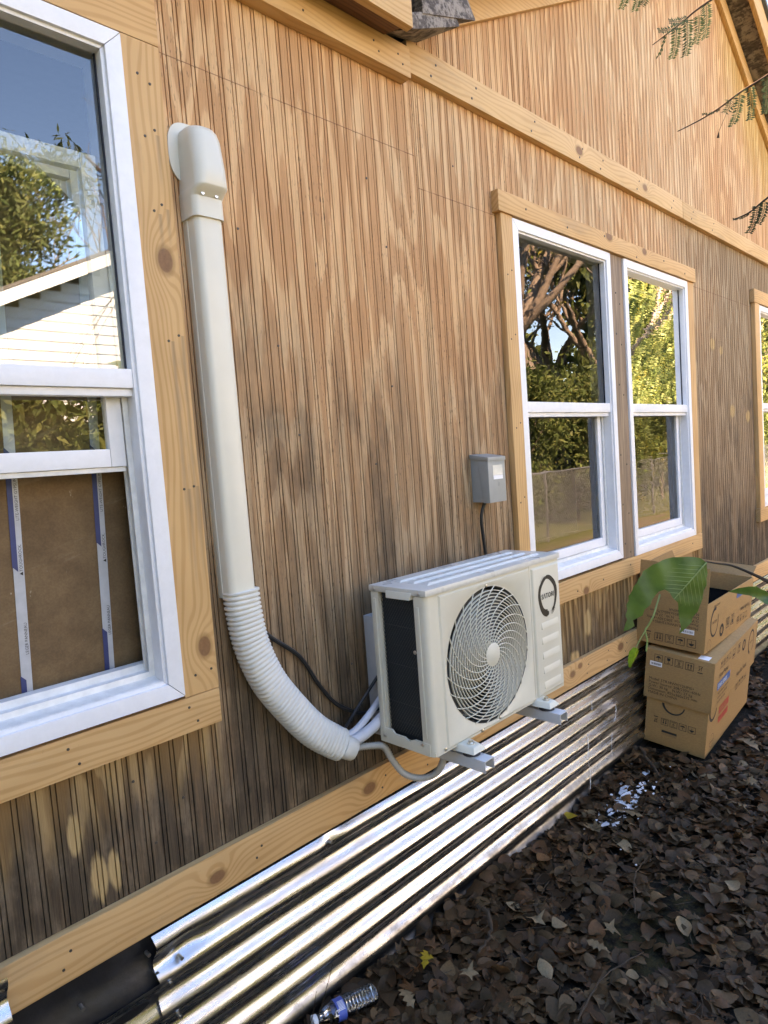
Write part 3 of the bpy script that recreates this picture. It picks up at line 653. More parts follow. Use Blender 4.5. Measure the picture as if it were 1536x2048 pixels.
# lid
bx('lid', 'ac_top', ac, AX0 - 0.004, AX1 + 0.004, AYF - 0.004, AYR + 0.004, ZC, AZ1, 0.006)
for yy in (-0.275, -0.222, -0.169):
    MB().hexa([(AX0 + 0.055, yy - 0.014, AZ1 - .0005), (AX1 - 0.055, yy - 0.014, AZ1 - .0005), (AX1 - 0.055, yy + 0.014, AZ1 - .0005), (AX0 + 0.055, yy + 0.014, AZ1 - .0005),
               (AX0 + 0.068, yy - 0.008, AZ1 + 0.006), (AX1 - 0.068, yy - 0.008, AZ1 + 0.006), (AX1 - 0.068, yy + 0.008, AZ1 + 0.006), (AX0 + 0.068, yy + 0.008, AZ1 + 0.006)]).build('lid_rib', 'ac_top', ac, bev=0.002)
MB().hexa([(AX0 - 0.012, -0.275, ZC - 0.012), (AX0 + .01, -0.275, ZC - 0.012), (AX0 + .01, -0.185, ZC - 0.012), (AX0 - 0.012, -0.185, ZC - 0.012), (AX0 - 0.006, -0.28, ZC + 0.008), (AX0 + .01, -0.28, ZC + 0.008), (AX0 + .01, -0.18, ZC + 0.008), (AX0 - 0.006, -0.18, ZC + 0.008)]).build('handle', 'ac', ac, bev=0.003)
# front sheet with a pressed panel and the round fan opening
def ray_rect(cx, cz, a, x0, x1, z0, z1):
    c, s_ = math.cos(a), math.sin(a); t = 1e9
    if c > 1e-9: t = min(t, (x1 - cx) / c)
    if c < -1e-9: t = min(t, (x0 - cx) / c)
    if s_ > 1e-9: t = min(t, (z1 - cz) / s_)
    if s_ < -1e-9: t = min(t, (z0 - cz) / s_)
    return (cx + c * t, cz + s_ * t)
sheet = (AX0 + 0.016, 1.8445, AZ0, ZC - 0.001); pan = (1.386, 1.838, 0.836, 1.270)
angs = sorted([2 * math.pi * i / 96 for i in range(96)] + [math.atan2(z - FC[1], x - FC[0]) % (2 * math.pi) for r in (sheet, pan) for x in r[:2] for z in r[2:]])
rings = []
o_pan = (pan[0] - 0.005, pan[1] + 0.005, pan[2] - 0.005, pan[3] + 0.005)
for kind in range(6):
    ring = []
    for a in angs:
        if kind == 0: p = ray_rect(*FC, a, *sheet); y = AYF + 0.004
        elif kind == 1: p = ray_rect(*FC, a, *o_pan); y = AYF + 0.004
        elif kind == 2: p = ray_rect(*FC, a, *pan); y = AYF
        elif kind == 3: p = (FC[0] + math.cos(a) * (FR + 0.010), FC[1] + math.sin(a) * (FR + 0.010)); y = AYF
        elif kind == 4: p = (FC[0] + math.cos(a) * (FR + 0.006), FC[1] + math.sin(a) * (FR + 0.006)); y = AYF + 0.003
        else: p = (FC[0] + math.cos(a) * FR, FC[1] + math.sin(a) * FR); y = AYF + 0.0035
        ring.append((p[0], y, p[1]))
    rings.append(ring)
MB().loft(rings, True, False).build('front_panel', 'ac', ac, smooth=True)
# rounded front-left corner running back to the side flange
prof = [(AX0 + 0.0162, AYF + 0.004)] + [(AX0 + 0.016 - 0.016 * math.sin(a), AYF + 0.020 - 0.016 * math.cos(a)) for a in np.linspace(0.1, math.pi / 2, 6)] + [(AX0, AYF + 0.046), (AX0 + 0.004, AYF + 0.050), (AX0 + 0.018, AYF + 0.050)]
MB().loft([[(x, y, AZ0) for x, y in prof], [(x, y, ZC - 0.001) for x, y in prof]], False, False).build('corner_post', 'ac', ac, smooth=True)
bx('post_rib', 'ac', ac, AX0 - 0.0025, AX0 + 0.002, AYF + 0.028, AYF + 0.037, AZ0 + 0.05, ZC - 0.03, 0.002)
bx('corner_post', 'ac', ac, AX0, AX0 + 0.018, AYR - 0.030, AYR, AZ0 + 0.002, ZC - 0.001, 0.002)
bx('post_rib', 'ac', ac, AX0 - 0.003, AX0 + 0.002, AYR - 0.020, AYR - 0.010, AZ0 + 0.03, ZC - 0.02, 0.002)
# base pan with a wavy upper edge on the open side
pts = [(AYF + 0.02, AZ0), (AYR, AZ0), (AYR, AZ0 + 0.045), (AYR - 0.05, AZ0 + 0.045), (AYR - 0.06, AZ0 + 0.034), (AYR - 0.10, AZ0 + 0.034), (AYR - 0.115, AZ0 + 0.026), (AYR - 0.14, AZ0 + 0.036), (AYF + 0.02, AZ0 + 0.036)]
MB().prism(pts, 'x', AX0 - 0.002, AX0 + 0.004).build('base_pan', 'ac', ac, bev=0.001)
bx('base_pan', 'ac', ac, AX0 + 0.0045, AX1 - 0.003, AYF + 0.006, AYR - 0.001, AZ0 + 0.001, AZ0 + 0.012, 0.001)
bx('side_panel', 'ac', ac, AX1 - 0.004, AX1, AYF + 0.0045, AYR, AZ0, ZC - 0.001, 0.001)
# service panel on the right of the front
bx('service_panel', 'ac', ac, 1.846, AX1 - 0.0005, AYF + 0.0035, AYF + 0.012, AZ0, ZC - 0.001, 0.001)
MB().hexa([(1.853, AYF + 0.004, 0.834), (2.021, AYF + 0.004, 0.834), (2.021, AYF + 0.004, 1.270), (1.853, AYF + 0.004, 1.270), (1.859, AYF - 0.003, 0.840), (2.017, AYF - 0.003, 0.840), (2.017, AYF - 0.003, 1.264), (1.859, AYF - 0.003, 1.264)]).build('service_cover', 'ac', ac, bev=0.003)
for k in range(5):
    z = 1.082 - k * 0.0505; y = AYF - 0.003
    MB().hexa([(1.892, y + .001, z - 0.026), (2.000, y + .001, z - 0.026), (2.000, y + .001, z), (1.892, y + .001, z), (1.894, y - 0.0026, z - 0.0245), (1.998, y - 0.0026, z - 0.0245), (1.998, y + 0.0000, z - 0.002), (1.894, y + 0.0000, z - 0.002)]).build('louvre', 'ac', ac, bev=0.0008)
# fan shroud, fan and coil behind
sh = MB(); R_ = [[(FC[0] + math.cos(a) * r, y, FC[1] + math.sin(a) * r) for a in angs] for r, y in ((FR, AYF + 0.0036), (FR - 0.004, AYF + 0.012), (FR - 0.004, AYF + 0.075))]
sh.loft(R_, True, False).build('fan_shroud', 'blade', ac, smooth=True)
bx('housing', 'cavity', ac, AX0 + 0.07, AX1 - 0.006, AYF + 0.135, AYF + 0.14, AZ0 + 0.013, ZC - 0.002, 0)
fan = part_empty('fan', (FC[0], AYF + 0.05, FC[1]), ac)
for k in range(3):
    mb = MB(); n = 10; st = []
    for i in range(n + 1):
        a = 2 * math.pi * k / 3 + 0.35 + 1.5 * i / n; row = []
        for j, r in enumerate((0.045, 0.09, 0.14, 0.185, 0.196)):
            aa = a + 0.55 * (r - 0.045) / 0.15
            row.append((FC[0] + r * math.cos(aa), AYF + 0.028 + 0.045 * i / n + 0.01 * (r / 0.2) ** 2, FC[1] + r * math.sin(aa)))
        st.append(row)
    mb.loft(st, False, False).build('fan_blade', 'blade', fan, smooth=True)
MB().tube([(FC[0], AYF + 0.02, FC[1]), (FC[0], AYF + 0.09, FC[1])], 0.048, 24).build('fan_hub', 'blade', fan, smooth=True)
gr = part_empty('fan_grille', (FC[0], AYF, FC[1]), ac)
def gy(r): return AYF - 0.007 + 0.010 * (r / FR) ** 4
for k in range(16):
    r = 0.0455 + k * 0.00995
    pts = [(FC[0] + math.cos(2 * math.pi * i / 72) * r, gy(r), FC[1] + math.sin(2 * math.pi * i / 72) * r) for i in range(72)]
    mb = MB(); rr = []
    for i in range(73):
        a = 2 * math.pi * i / 72; rr.append([(FC[0] + math.cos(a) * (r + dx), gy(r) + dy, FC[1] + math.sin(a) * (r + dx)) for dx, dy in ((0.0011, -0.0015), (0.0013, 0.0035), (-0.0013, 0.0035), (-0.0011, -0.0015))])
    mb.loft(rr, True, False).build('grille_ring', 'ac', gr, smooth=True)
for k in range(24):
    pts = []
    for i in range(19):
        r = 0.034 + (FR + 0.002 - 0.034) * i / 18; a = 2 * math.pi * k / 24 + 0.1 - 1.35 * (i / 18) ** 0.85
        pts.append((FC[0] + r * math.cos(a), gy(r) - 0.0012, FC[1] + r * math.sin(a)))
    MB().tube(pts, 0.0017, 5).build('grille_spoke', 'ac', gr, smooth=True)
MB().tube([(FC[0], AYF + 0.004, FC[1]), (FC[0], AYF - 0.0085, FC[1]), (FC[0], AYF - 0.0105, FC[1])], [0.036, 0.036, 0.033], 40).build('hub_cap', 'ac', gr, smooth=True)
# exposed coil and its diamond guard on the left side
coil = MB(); coil.box(AX0 + 0.030, AX0 + 0.05, AYF + 0.048, AYR - 0.006, AZ0 + 0.013, ZC - 0.002); coil.build('coil', 'ac_dark', ac)
for k in range(7):
    z = AZ0 + 0.06 + k * 0.058; MB().tube([(AX0 + 0.0285, AYF + 0.06, z), (AX0 + 0.0285, AYR - 0.01, z + 0.003)], 0.0011, 5).build('coil_seam', 'blade' if k % 2 else 'cavity', ac)
bx('coil_back', 'ac_dark', ac, AX0 + 0.05, AX1 - 0.006, AYR - 0.03, AYR - 0.006, AZ0 + 0.013, ZC - 0.002, 0)
gd = MB(); ya, yb_, za, zb = AYF + 0.051, AYR - 0.031, AZ0 + 0.04, ZC - 0.004; st = 0.013; n = int((yb_ - ya + zb - za) / st)
for s_ in (1, -1):
    for k in range(-40, 80):
        c = k * st; pp = []
        # line z = za + (s_)*(y-ya)*1.35 + c
        cand = []
        for y in (ya, yb_):
            z = za + (1.35 * (y - ya) if s_ > 0 else 1.35 * (yb_ - y)) + c
            cand.append((y, z))
        (y0, z0), (y1, z1) = cand
        if max(z0, z1) < za or min(z0, z1) > zb: continue
        def clip(y, z, y2, z2):
            if z < za: t = (za - z) / (z2 - z); return (y + (y2 - y) * t, za)
            if z > zb: t = (zb - z) / (z2 - z); return (y + (y2 - y) * t, zb)
            return (y, z)
        p0 = clip(y0, z0, y1, z1); p1 = clip(y1, z1, y0, z0)
        gd.tube([(AX0 + 0.012, *p0), (AX0 + 0.012, *p1)], 0.0007, 3, caps=False)
tag(gd.build('coil_guard', 'ac_dark', ac))
# screws
def ac_screw(x, y, z, ax='y'):
    d = {'y': (0, -0.003, 0), 'x': (-0.003, 0, 0)}[ax]
    MB().tube([(x, y, z), (x + d[0] * .6, y + d[1] * .6, z), (x + d[0], y + d[1], z)], [0.0058, 0.0055, 0.0032], 10).build('screw', 'steel', ac, smooth=True)
for x, z in ((FC[0], FC[1] + FR + 0.004), (FC[0] + 0.03, FC[1] - FR - 0.002), (1.372, 0.836), (1.545, 0.8305), (1.842, 0.8315)): ac_screw(x, AYF + 0.002, z)
for y, z in ((AYR - 0.018, ZC + 0.008), (AYF + 0.022, ZC + 0.008), (AYR - 0.02, AZ0 + 0.02), (AYF + 0.045, AZ0 + 0.03), (AYF + 0.05, 1.12)): ac_screw(AX0 - 0.003, y, z, 'x')
# brush-circle emblem and name
LC = (1.941, 1.166); ly = AYF - 0.0036
lg = part_empty('emblem', (LC[0], ly, LC[1]), ac)
en = MB(); N_ = 90
def ens(a_from, a_to, r0, w0f, jag, yo):
    r_in, r_out = [], []
    for i in range(N_ + 1):
        t_ = i / N_; a = a_from + (a_to - a_from) * t_; wd = w0f(t_); rr = r0 + 0.0012 * math.sin(5 * a)
        r_in.append((LC[0] + (rr - wd / 2 + random.uniform(-jag, jag)) * math.cos(a) * 0.90, ly + yo, LC[1] + (rr - wd / 2 + random.uniform(-jag, jag)) * math.sin(a) * 1.06))
        r_out.append((LC[0] + (rr + wd / 2 + random.uniform(-jag, jag)) * math.cos(a) * 0.90, ly + yo, LC[1] + (rr + wd / 2 + random.uniform(-jag, jag)) * math.sin(a) * 1.06))
    for i in range(N_): en.quad(r_in[i], r_in[i + 1], r_out[i + 1], r_out[i])
ens(math.radians(262), math.radians(100), 0.0575, lambda t_: 0.024 - 0.013 * t_, 0.0004, 0)
ens(math.radians(100), math.radians(-62), 0.0575, lambda t_: 0.010 + 0.009 * math.sin(math.pi * min(1, t_ * 1.1)), 0.0005, -0.0001)
for k in range(9):
    r0 = 0.0555 + k * 0.0016; a1 = math.radians(-62 - random.uniform(0, 14))
    a0 = math.radians(-45)
    for q in range(6):
        t0, t1 = a0 + (a1 - a0) * q / 6, a0 + (a1 - a0) * (q + 1) / 6
        en.quad(*[(LC[0] + r * math.cos(a) * 0.9, ly - 0.0002, LC[1] + r * math.sin(a) * 1.06) for r, a in ((r0, t0), (r0, t1), (r0 + 0.0007, t1), (r0 + 0.0007, t0))])
for k in range(16):
    a0 = math.radians(random.uniform(95, 185)); r0 = random.uniform(0.062, 0.071)
    for q in range(4):
        t0, t1 = a0 + 0.05 * q, a0 + 0.05 * (q + 1)
        en.quad(*[(LC[0] + r * math.cos(a) * 0.9, ly - 0.0003, LC[1] + r * math.sin(a) * 1.06) for r, a in ((r0, t0), (r0, t1), (r0 + 0.0006, t1), (r0 + 0.0006, t0))])
en.disc((LC[0] - 0.006, ly - 0.0004, LC[1] - 0.0605), 0.0085, 'y', 14)
en.build('brush_circle', 'black', lg)
text('S\u039bTORI', 0.0235, (LC[0], ly - 0.0004, LC[1] - 0.008), (1, 0, 0), (0, 0, 1), 'black', lg, 'lettering', 'CENTER', off=0.0005)
# mounting brackets
def wall_bracket(x, label):
    b = thing('wall_bracket', label, 'bracket', (x, -0.02, 0.80), 'brackets carrying the outdoor unit')
    bx('upright', 'bracket', b, x - 0.062, x - 0.058, -0.045, -0.004, 0.800, 1.180, 0.001)
    bx('upright', 'bracket', b, x - 0.0575, x + 0.028, -0.008, -0.004, 0.800, 1.180, 0.001)
    for z in (1.14, 1.03, 0.93):
        MB().tube([(x - 0.036, -0.008, z), (x - 0.036, -0.016, z)], 0.008, 6).build('bolt', 'rubber', b)
    arm = MB(); y0, y1 = -0.415, -0.009; zt = 0.8005
    bx('arm', 'bracket', b, x - 0.022, x + 0.022, y0, y1, zt - 0.003, zt, 0.0008)
    bx('arm_flange', 'bracket', b, x - 0.022, x - 0.0195, y0, y1, zt - 0.034, zt - 0.0032, 0.0006)
    bx('arm_flange', 'bracket', b, x + 0.0195, x + 0.022, y0, y1, zt - 0.034, zt - 0.0032, 0.0006)
    return b
wall_bracket(1.452, 'pale grey wall bracket under the coil end of the outdoor unit')
wall_bracket(1.862, 'pale grey wall bracket under the logo end of the outdoor unit')
for x in (1.452, 1.862):
    f = part_empty('foot', (x, -0.345, 0.80), ac)
    MB().tube([(x, -0.352, 0.801), (x, -0.352, 0.813)], [0.026, 0.024], 20).build('rubber_pad', 'rubber', f, smooth=True)
    MB().hexa([(x - 0.030, -0.385, 0.8135), (x + 0.030, -0.385, 0.8135), (x + 0.038, -0.30, 0.8135), (x - 0.038, -0.30, 0.8135), (x - 0.017, -0.375, 0.829), (x + 0.017, -0.375, 0.829), (x + 0.030, -0.30, 0.834), (x - 0.030, -0.30, 0.834)]).build('foot_plate', 'ac', f, bev=0.004)
    MB().tube([(x, -0.352, 0.829), (x, -0.352, 0.834)], 0.012, 20).build('washer', 'steel', f, smooth=True)
    MB().tube([(x, -0.352, 0.834), (x, -0.352, 0.841)], 0.0075, 6).build('nut', 'steel', f)
    bx('rubber_pad', 'rubber', f, x - 0.018, x + 0.018, -0.16, -0.125, 0.801, 0.8245, 0.002)

# ================================================================== LINE-SET COVER
lc = thing('line_cover', 'cream plastic line-set cover running down the wall beside the left window', 'pipe cover', (0.93, -0.03, 1.34))
def rrect(cx, w_, d, r, n=5, y0=0.0):
    """cross-section (x, y): flat back on the wall at y0, rounded front"""
    P = [(cx - w_ / 2, y0), (cx + w_ / 2, y0)]
    for a in np.linspace(0, math.pi / 2, n): P.append((cx + w_ / 2 - r + r * math.cos(a), y0 - d + r - r * math.sin(a)))
    for a in np.linspace(math.pi / 2, math.pi, n): P.append((cx - w_ / 2 + r + r * math.cos(a), y0 - d + r - r * math.sin(a)))
    return P
CX = 0.932
MB().loft([[(x, y, 1.335) for x, y in rrect(CX, 0.078, 0.060, 0.016)], [(x - 0.003, y, 2.330) for x, y in rrect(CX, 0.078, 0.060, 0.016)]]).build('channel', 'pvc', lc, smooth=True)
MB().loft([[(x, y, 1.336) for x, y in rrect(CX, 0.0815, 0.022, 0.003, 2)], [(x - 0.003, y, 2.320) for x, y in rrect(CX, 0.0815, 0.022, 0.003, 2)]]).build('backplate', 'pvc', lc, smooth=True)
# wall cap: collar, tapering hood, round head, and the flange behind it
secs = []
for z, w_, d, r, dx in ((2.285, 0.088, 0.066, 0.018, 0), (2.332, 0.088, 0.066, 0.018, 0), (2.333, 0.088, 0.066, 0.018, 0), (2.345, 0.089, 0.080, 0.020, 0), (2.352, 0.089, 0.090, 0.022, 0.002), (2.356, 0.089, 0.092, 0.024, 0.003), (2.40, 0.088, 0.090, 0.028, 0.005), (2.47, 0.087, 0.080, 0.032, 0.006), (2.490, 0.083, 0.074, 0.034, 0.006), (2.500, 0.076, 0.066, 0.032, 0.006), (2.505, 0.060, 0.052, 0.026, 0.006)):
    secs.append([(x + dx, y, z) for x, y in rrect(CX - 0.003, w_, d, r, 7)])
MB().loft(secs).build('wall_cap', 'pvc', lc, smooth=True)
fl = [(CX - 0.008 + 0.060 * (abs(math.cos(a)) ** 0.7) * math.copysign(1, math.cos(a)), 2.452 + 0.075 * (abs(math.sin(a)) ** 0.75) * math.copysign(1, math.sin(a))) for a in np.linspace(0, 2 * math.pi, 40, endpoint=False)]
MB().prism(fl, 'y', -0.006, -0.0005).build('cap_flange', 'pvc', lc, bev=0.002)
for dx in (-0.024, 0.014): MB().tube([(CX + dx, -0.0695, 2.337), (CX + dx, -0.0725, 2.337)], 0.0045, 8).build('screw', 'steel', lc)
# ribbed flexible elbow
hp = curve([(0.936, -0.036, 1.350), (0.938, -0.038, 1.29), (0.950, -0.043, 1.20), (0.985, -0.050, 1.10), (1.040, -0.060, 1.010), (1.105, -0.070, 0.925), (1.165, -0.078, 0.872), (1.192, -0.081, 0.852)], 40)
L = [0.0]
for i in range(1, len(hp)): L.append(L[-1] + (hp[i] - hp[i - 1]).length)
tot = L[-1]; ns = int(tot / 0.0125 * 7); path = []; rad = []
for k in range(ns + 1):
    s_ = tot * k / ns; i = min(len(hp) - 2, int(np.searchsorted(L, s_, side='right')) - 1); t_ = (s_ - L[i]) / max(1e-9, L[i + 1] - L[i])
    path.append(hp[i].lerp(hp[i + 1], t_)); ph = (s_ / 0.0125) % 1.0
    rad.append(0.0430 + (0.0038 if ph < 0.5 else -0.0022 if 0.6 < ph < 0.92 else 0.0008))
sect = []
for k in range(20):
    a = 2 * math.pi * k / 20; c, s_ = math.cos(a), math.sin(a); p = (abs(c) ** 3 + abs(s_) ** 3) ** (-1 / 3); sect.append((c * p * 0.76, s_ * p * 1.0))
_mb = MB(); _mb.tube(path, rad, 20, True, sect); _mb.build('flexible_elbow', 'hose', lc, smooth=True, autos=False)
e0 = path[-1]; ed = (path[-1] - path[-6]).normalized()
MB().tube([e0 - ed * 0.004, e0 + ed * 0.006, e0 + ed * 0.034, e0 + ed * 0.038], [0.040, 0.0445, 0.0435, 0.040], 20, True, sect).build('end_collar', 'hose', lc, smooth=True)
E1 = e0 + ed * 0.03
# pipes, drain and cables
pa = curve([E1 + Vector((0, 0.005, 0.012)), (1.255, -0.092, 0.852), (1.31, -0.095, 0.866), (1.37, -0.09, 0.885), (1.47, -0.085, 0.90)], 10)
o = MB().tube(pa, 0.0165, 12).build('insulated_pipe', 'foam', None, smooth=True); tag(o, 'thick white insulated pipe bending from the ribbed elbow behind the unit', 'pipe')
pa = curve([E1 + Vector((0, 0.02, 0.024)), (1.26, -0.072, 0.868), (1.33, -0.066, 0.896), (1.42, -0.06, 0.95)], 10)
o = MB().tube(pa, 0.011, 12).build('insulated_pipe', 'foam', None, smooth=True); tag(o, 'thinner white insulated pipe above the thick one behind the unit', 'pipe')
pa = curve([E1 + Vector((0.0, -0.004, -0.02)), (1.245, -0.088, 0.824), (1.300, -0.10, 0.814), (1.335, -0.112, 0.800), (1.352, -0.128, 0.755), (1.375, -0.15, 0.712), (1.408, -0.185, 0.695), (1.435, -0.225, 0.712), (1.445, -0.25, 0.76), (1.447, -0.255, 0.815)], 14)
rr = [0.0098 + 0.0012 * (1 if i % 2 else -1) for i in range(len(pa))]
o = MB().tube(pa, rr, 12).build('drain_hose', 'drain', None, smooth=True, autos=False); tag(o, 'translucent grey drain hose sagging below the outdoor unit', 'hose')
pa = curve([(1.00, -0.014, 1.235), (1.035, -0.012, 1.196), (1.126, -0.011, 1.118), (1.189, -0.011, 1.014), (1.253, -0.014, 0.935), (1.343, -0.03, 0.885), (1.42, -0.06, 0.905), (1.50, -0.085, 0.96)], 8)
o = MB().tube(pa, 0.0062, 8).build('power_cable', 'cable', None, smooth=True); tag(o, 'black cable looping along the wall from the ribbed elbow to the unit', 'cable')
pa = curve([(1.20, -0.075, 0.875), (1.27, -0.045, 0.895), (1.33, -0.035, 0.93), (1.40, -0.05, 1.00)], 8)
o = MB().tube(pa, 0.005, 8).build('control_cable', 'cable', None, smooth=True); tag(o, 'short black wire above the insulated pipes', 'cable')

# ================================================================== SWITCH BOX
k_ = 0.925
db = thing('disconnect_box', 'small grey metal electrical disconnect box left of the middle windows', 'switch box', (2.05, 0, 1.465))
DX0, DX1, DZ0, DZ1, DY = 1.990, 2.097, 1.475, 1.645, -0.082
bx('enclosure', 'box_grey', db, DX0 + 0.003, DX1 - 0.003, DY + 0.018, -0.001, DZ0 + 0.003, DZ1 - 0.004, 0.002)
MB().hexa([(DX0, DY, DZ0), (DX1, DY, DZ0), (DX1, DY + 0.045, DZ0), (DX0, DY + 0.030, DZ0), (DX0, DY, DZ1 - 0.014), (DX1, DY, DZ1 - 0.014), (DX1, DY + 0.045, DZ1 - 0.014), (DX0, DY + 0.045, DZ1 - 0.014)]).build('cover', 'box_grey', db, bev=0.003)
MB().prism([(DY - 0.003, DZ1 - 0.016), (DY - 0.003, DZ1 - 0.002), (-0.001, DZ1 + 0.012), (-0.001, DZ1 - 0.003), (DY + 0.01, DZ1 - 0.0135)], 'x', DX0 - 0.002, DX1 + 0.002).build('hood', 'box_grey', db, bev=0.002)
bx('sticker', 'foil', db, DX0 + 0.028, DX1 - 0.018, DY - 0.0008, DY - 0.0001, 1.575, 1.612, 0)
bx('sticker', 'label', db, DX0 + 0.030, DX1 - 0.018, DY - 0.0009, DY - 0.0001, 1.560, 1.5745, 0)
em = MB()
for i in range(12):
    a0, a1 = math.pi * (1.05 + 0.9 * i / 12), math.pi * (1.05 + 0.9 * (i + 1) / 12)
    em.quad(*[(2.05 + r * math.cos(a), DY - 0.0008, 1.535 + r * 0.8 * math.sin(a)) for r, a in ((0.026, a0), (0.026, a1), (0.023, a1), (0.023, a0))])
em.box(2.046, 2.049, DY - 0.001, DY, 1.535, 1.553).box(2.053, 2.056, DY - 0.001, DY, 1.535, 1.548)
em.build('embossed_mark', 'box_grey', db)
pa = curve([(2.028, -0.03, 1.475), (2.015, -0.026, 1.445), (2.010, -0.022, 1.41), (2.020, -0.018, 1.36), (2.030, -0.016, 1.30), (2.035, -0.02, 1.20), (2.03, -0.05, 1.10)], 8)
o = MB().tube(pa, 0.0065, 8).build('power_cable', 'cable', None, smooth=True); tag(o, 'black cable dropping from the grey switch box behind the unit', 'cable')

# ================================================================== GYPSUM BOARDS STORED INSIDE
def gyp(x0, x1, y, label, tape=True, segs=()):
    g = thing('gypsum_board', label, 'drywall', ((x0 + x1) / 2, y + 0.006, 0.62), 'boards stacked upright behind the open window')
    sl = 0.038   # the boards lean a little
    def sh(p): return Vector((p.x + (p.z - 1.68) * sl, p.y, p.z))
    MB().box(x0, x1, y, y + 0.0125, 0.625, 2.35).xf(sh).build('paper_face', 'drywall', g, bev=0.001)
    if tape:
        MB().box(x1 - 0.021, x1 + 0.0015, y - 0.0012, y + 0.0135, 0.63, 2.34).xf(sh).build('end_tape', 'tape_w', g, bev=0.0004)
        for za, zb in segs:
            MB().hexa([(x1 - 0.0225, y - 0.0016, za + 0.012), (x1 - 0.011, y - 0.0016, za), (x1 - 0.011, y - 0.0009, za), (x1 - 0.0225, y - 0.0009, za + 0.012), (x1 - 0.0225, y - 0.0016, zb), (x1 - 0.011, y - 0.0016, zb - 0.012), (x1 - 0.011, y - 0.0009, zb - 0.012), (x1 - 0.0225, y - 0.0009, zb)]).xf(sh).build('tape_print', 'tape_b', g)
        for body, z in (('LITE-WEIGHT GYPSUM', 1.585), ('\u25b2TOUGHROCK.', 1.46), ('LEGER PANNEAU', 1.28), ('TOUGHROCK.', 1.13)):
            text(body, 0.0095, (x1 - 0.0015 + (z - 1.68) * sl, y - 0.0018, z), (sl, 0, 1), (-1, 0, sl), 'black', g, 'lettering', off=0.0)
    return g
gyp(-0.25, 0.480, 0.118, 'brown gypsum board at the left edge of the open window', True, [(1.47, 1.75), (0.9, 1.235)])
gyp(0.482, 0.670, 0.121, 'wide scuffed brown gypsum board in the middle of the open window', True, [(1.50, 1.75), (0.9, 1.30)])
gyp(0.672, 0.752, 0.124, 'narrow shadowed brown gypsum board inside the open window', False)
tw = MB(); n_ = 30
for i in range(n_):
    z0, z1 = 1.0 + 0.72 * i / n_, 1.0 + 0.72 * (i + 1) / n_
    xa = 0.757 + 0.003 * math.sin(i * 1.7) + (z0 - 1.68) * 0.0; xb = 0.757 + 0.003 * math.sin((i + 1) * 1.7)
    tw.quad((xa - 0.003, 0.122, z0), (xa + 0.002, 0.122, z0), (xb + 0.002, 0.122, z1), (xb - 0.003, 0.122, z1))
g4 = thing('gypsum_board', 'torn-edged brown gypsum board by the right jamb of the open window', 'drywall', (0.79, 0.13, 0.62), 'boards stacked upright behind the open window')
MB().box(0.7535, 1.2, 0.127, 0.14, 0.625, 2.3).build('paper_face', 'drywall', g4); tw.build('torn_edge', 'card', g4)

# ================================================================== CARTONS
def frame_fn(pos, yaw, tilt, roll):
    Rm = Matrix.Rotation(yaw, 3, 'Z') @ Matrix.Rotation(tilt, 3, 'X') @ Matrix.Rotation(roll, 3, 'Y'); P = Vector(pos)
    return (lambda q: P + Rm @ Vector(q)), Rm
def shapes(kind):
    fr = [[(0, 0), (1, 0), (1, .06), (0, .06)], [(0, .94), (1, .94), (1, 1), (0, 1)], [(0, .06), (.06, .06), (.06, .94), (0, .94)], [(.94, .06), (1, .06), (1, .94), (.94, .94)]]
    arrow = lambda x: [[(x - .05, .22), (x + .05, .22), (x + .05, .62), (x - .05, .62)], [(x - .13, .60), (x + .13, .60), (x, .84)]]
    um = [(0.15 + 0.7 * i / 10, .52 + .30 * math.sin(math.pi * i / 10)) for i in range(11)]
    G = {'up': arrow(.33) + arrow(.67) + [[(.18, .12), (.82, .12), (.82, .17), (.18, .17)]],
         'umbrella': [um, [(.47, .2), (.53, .2), (.53, .52), (.47, .52)]],
         'glass': [[(.28, .85), (.72, .85), (.66, .5), (.34, .5)], [(.47, .2), (.53, .2), (.53, .5), (.47, .5)], [(.3, .14), (.7, .14), (.7, .2), (.3, .2)]],
         'stack': [[(.2, .16), (.8, .16), (.8, .22), (.2, .22)], [(.2, .80), (.8, .80), (.8, .86), (.2, .86)]],
         'hand': [[(.2, .3), (.45, .2), (.8, .3), (.8, .45), (.5, .42), (.25, .5)], [(.46, .5), (.54, .5), (.54, .8), (.46, .8)]],
         'bin': [[(.25, .9), (.75, .9), (.70, .84), (.30, .84)], [(.3, .84), (.36, .84), (.44, .3), (.38, .3)], [(.64, .84), (.70, .84), (.62, .3), (.56, .3)], [(.2, .3), (.27, .3), (.8, .85), (.73, .85)], [(.2, -.02), (.8, -.02), (.8, .1), (.2, .1)]]}[kind]
    return (G if kind == 'bin' else fr + G)
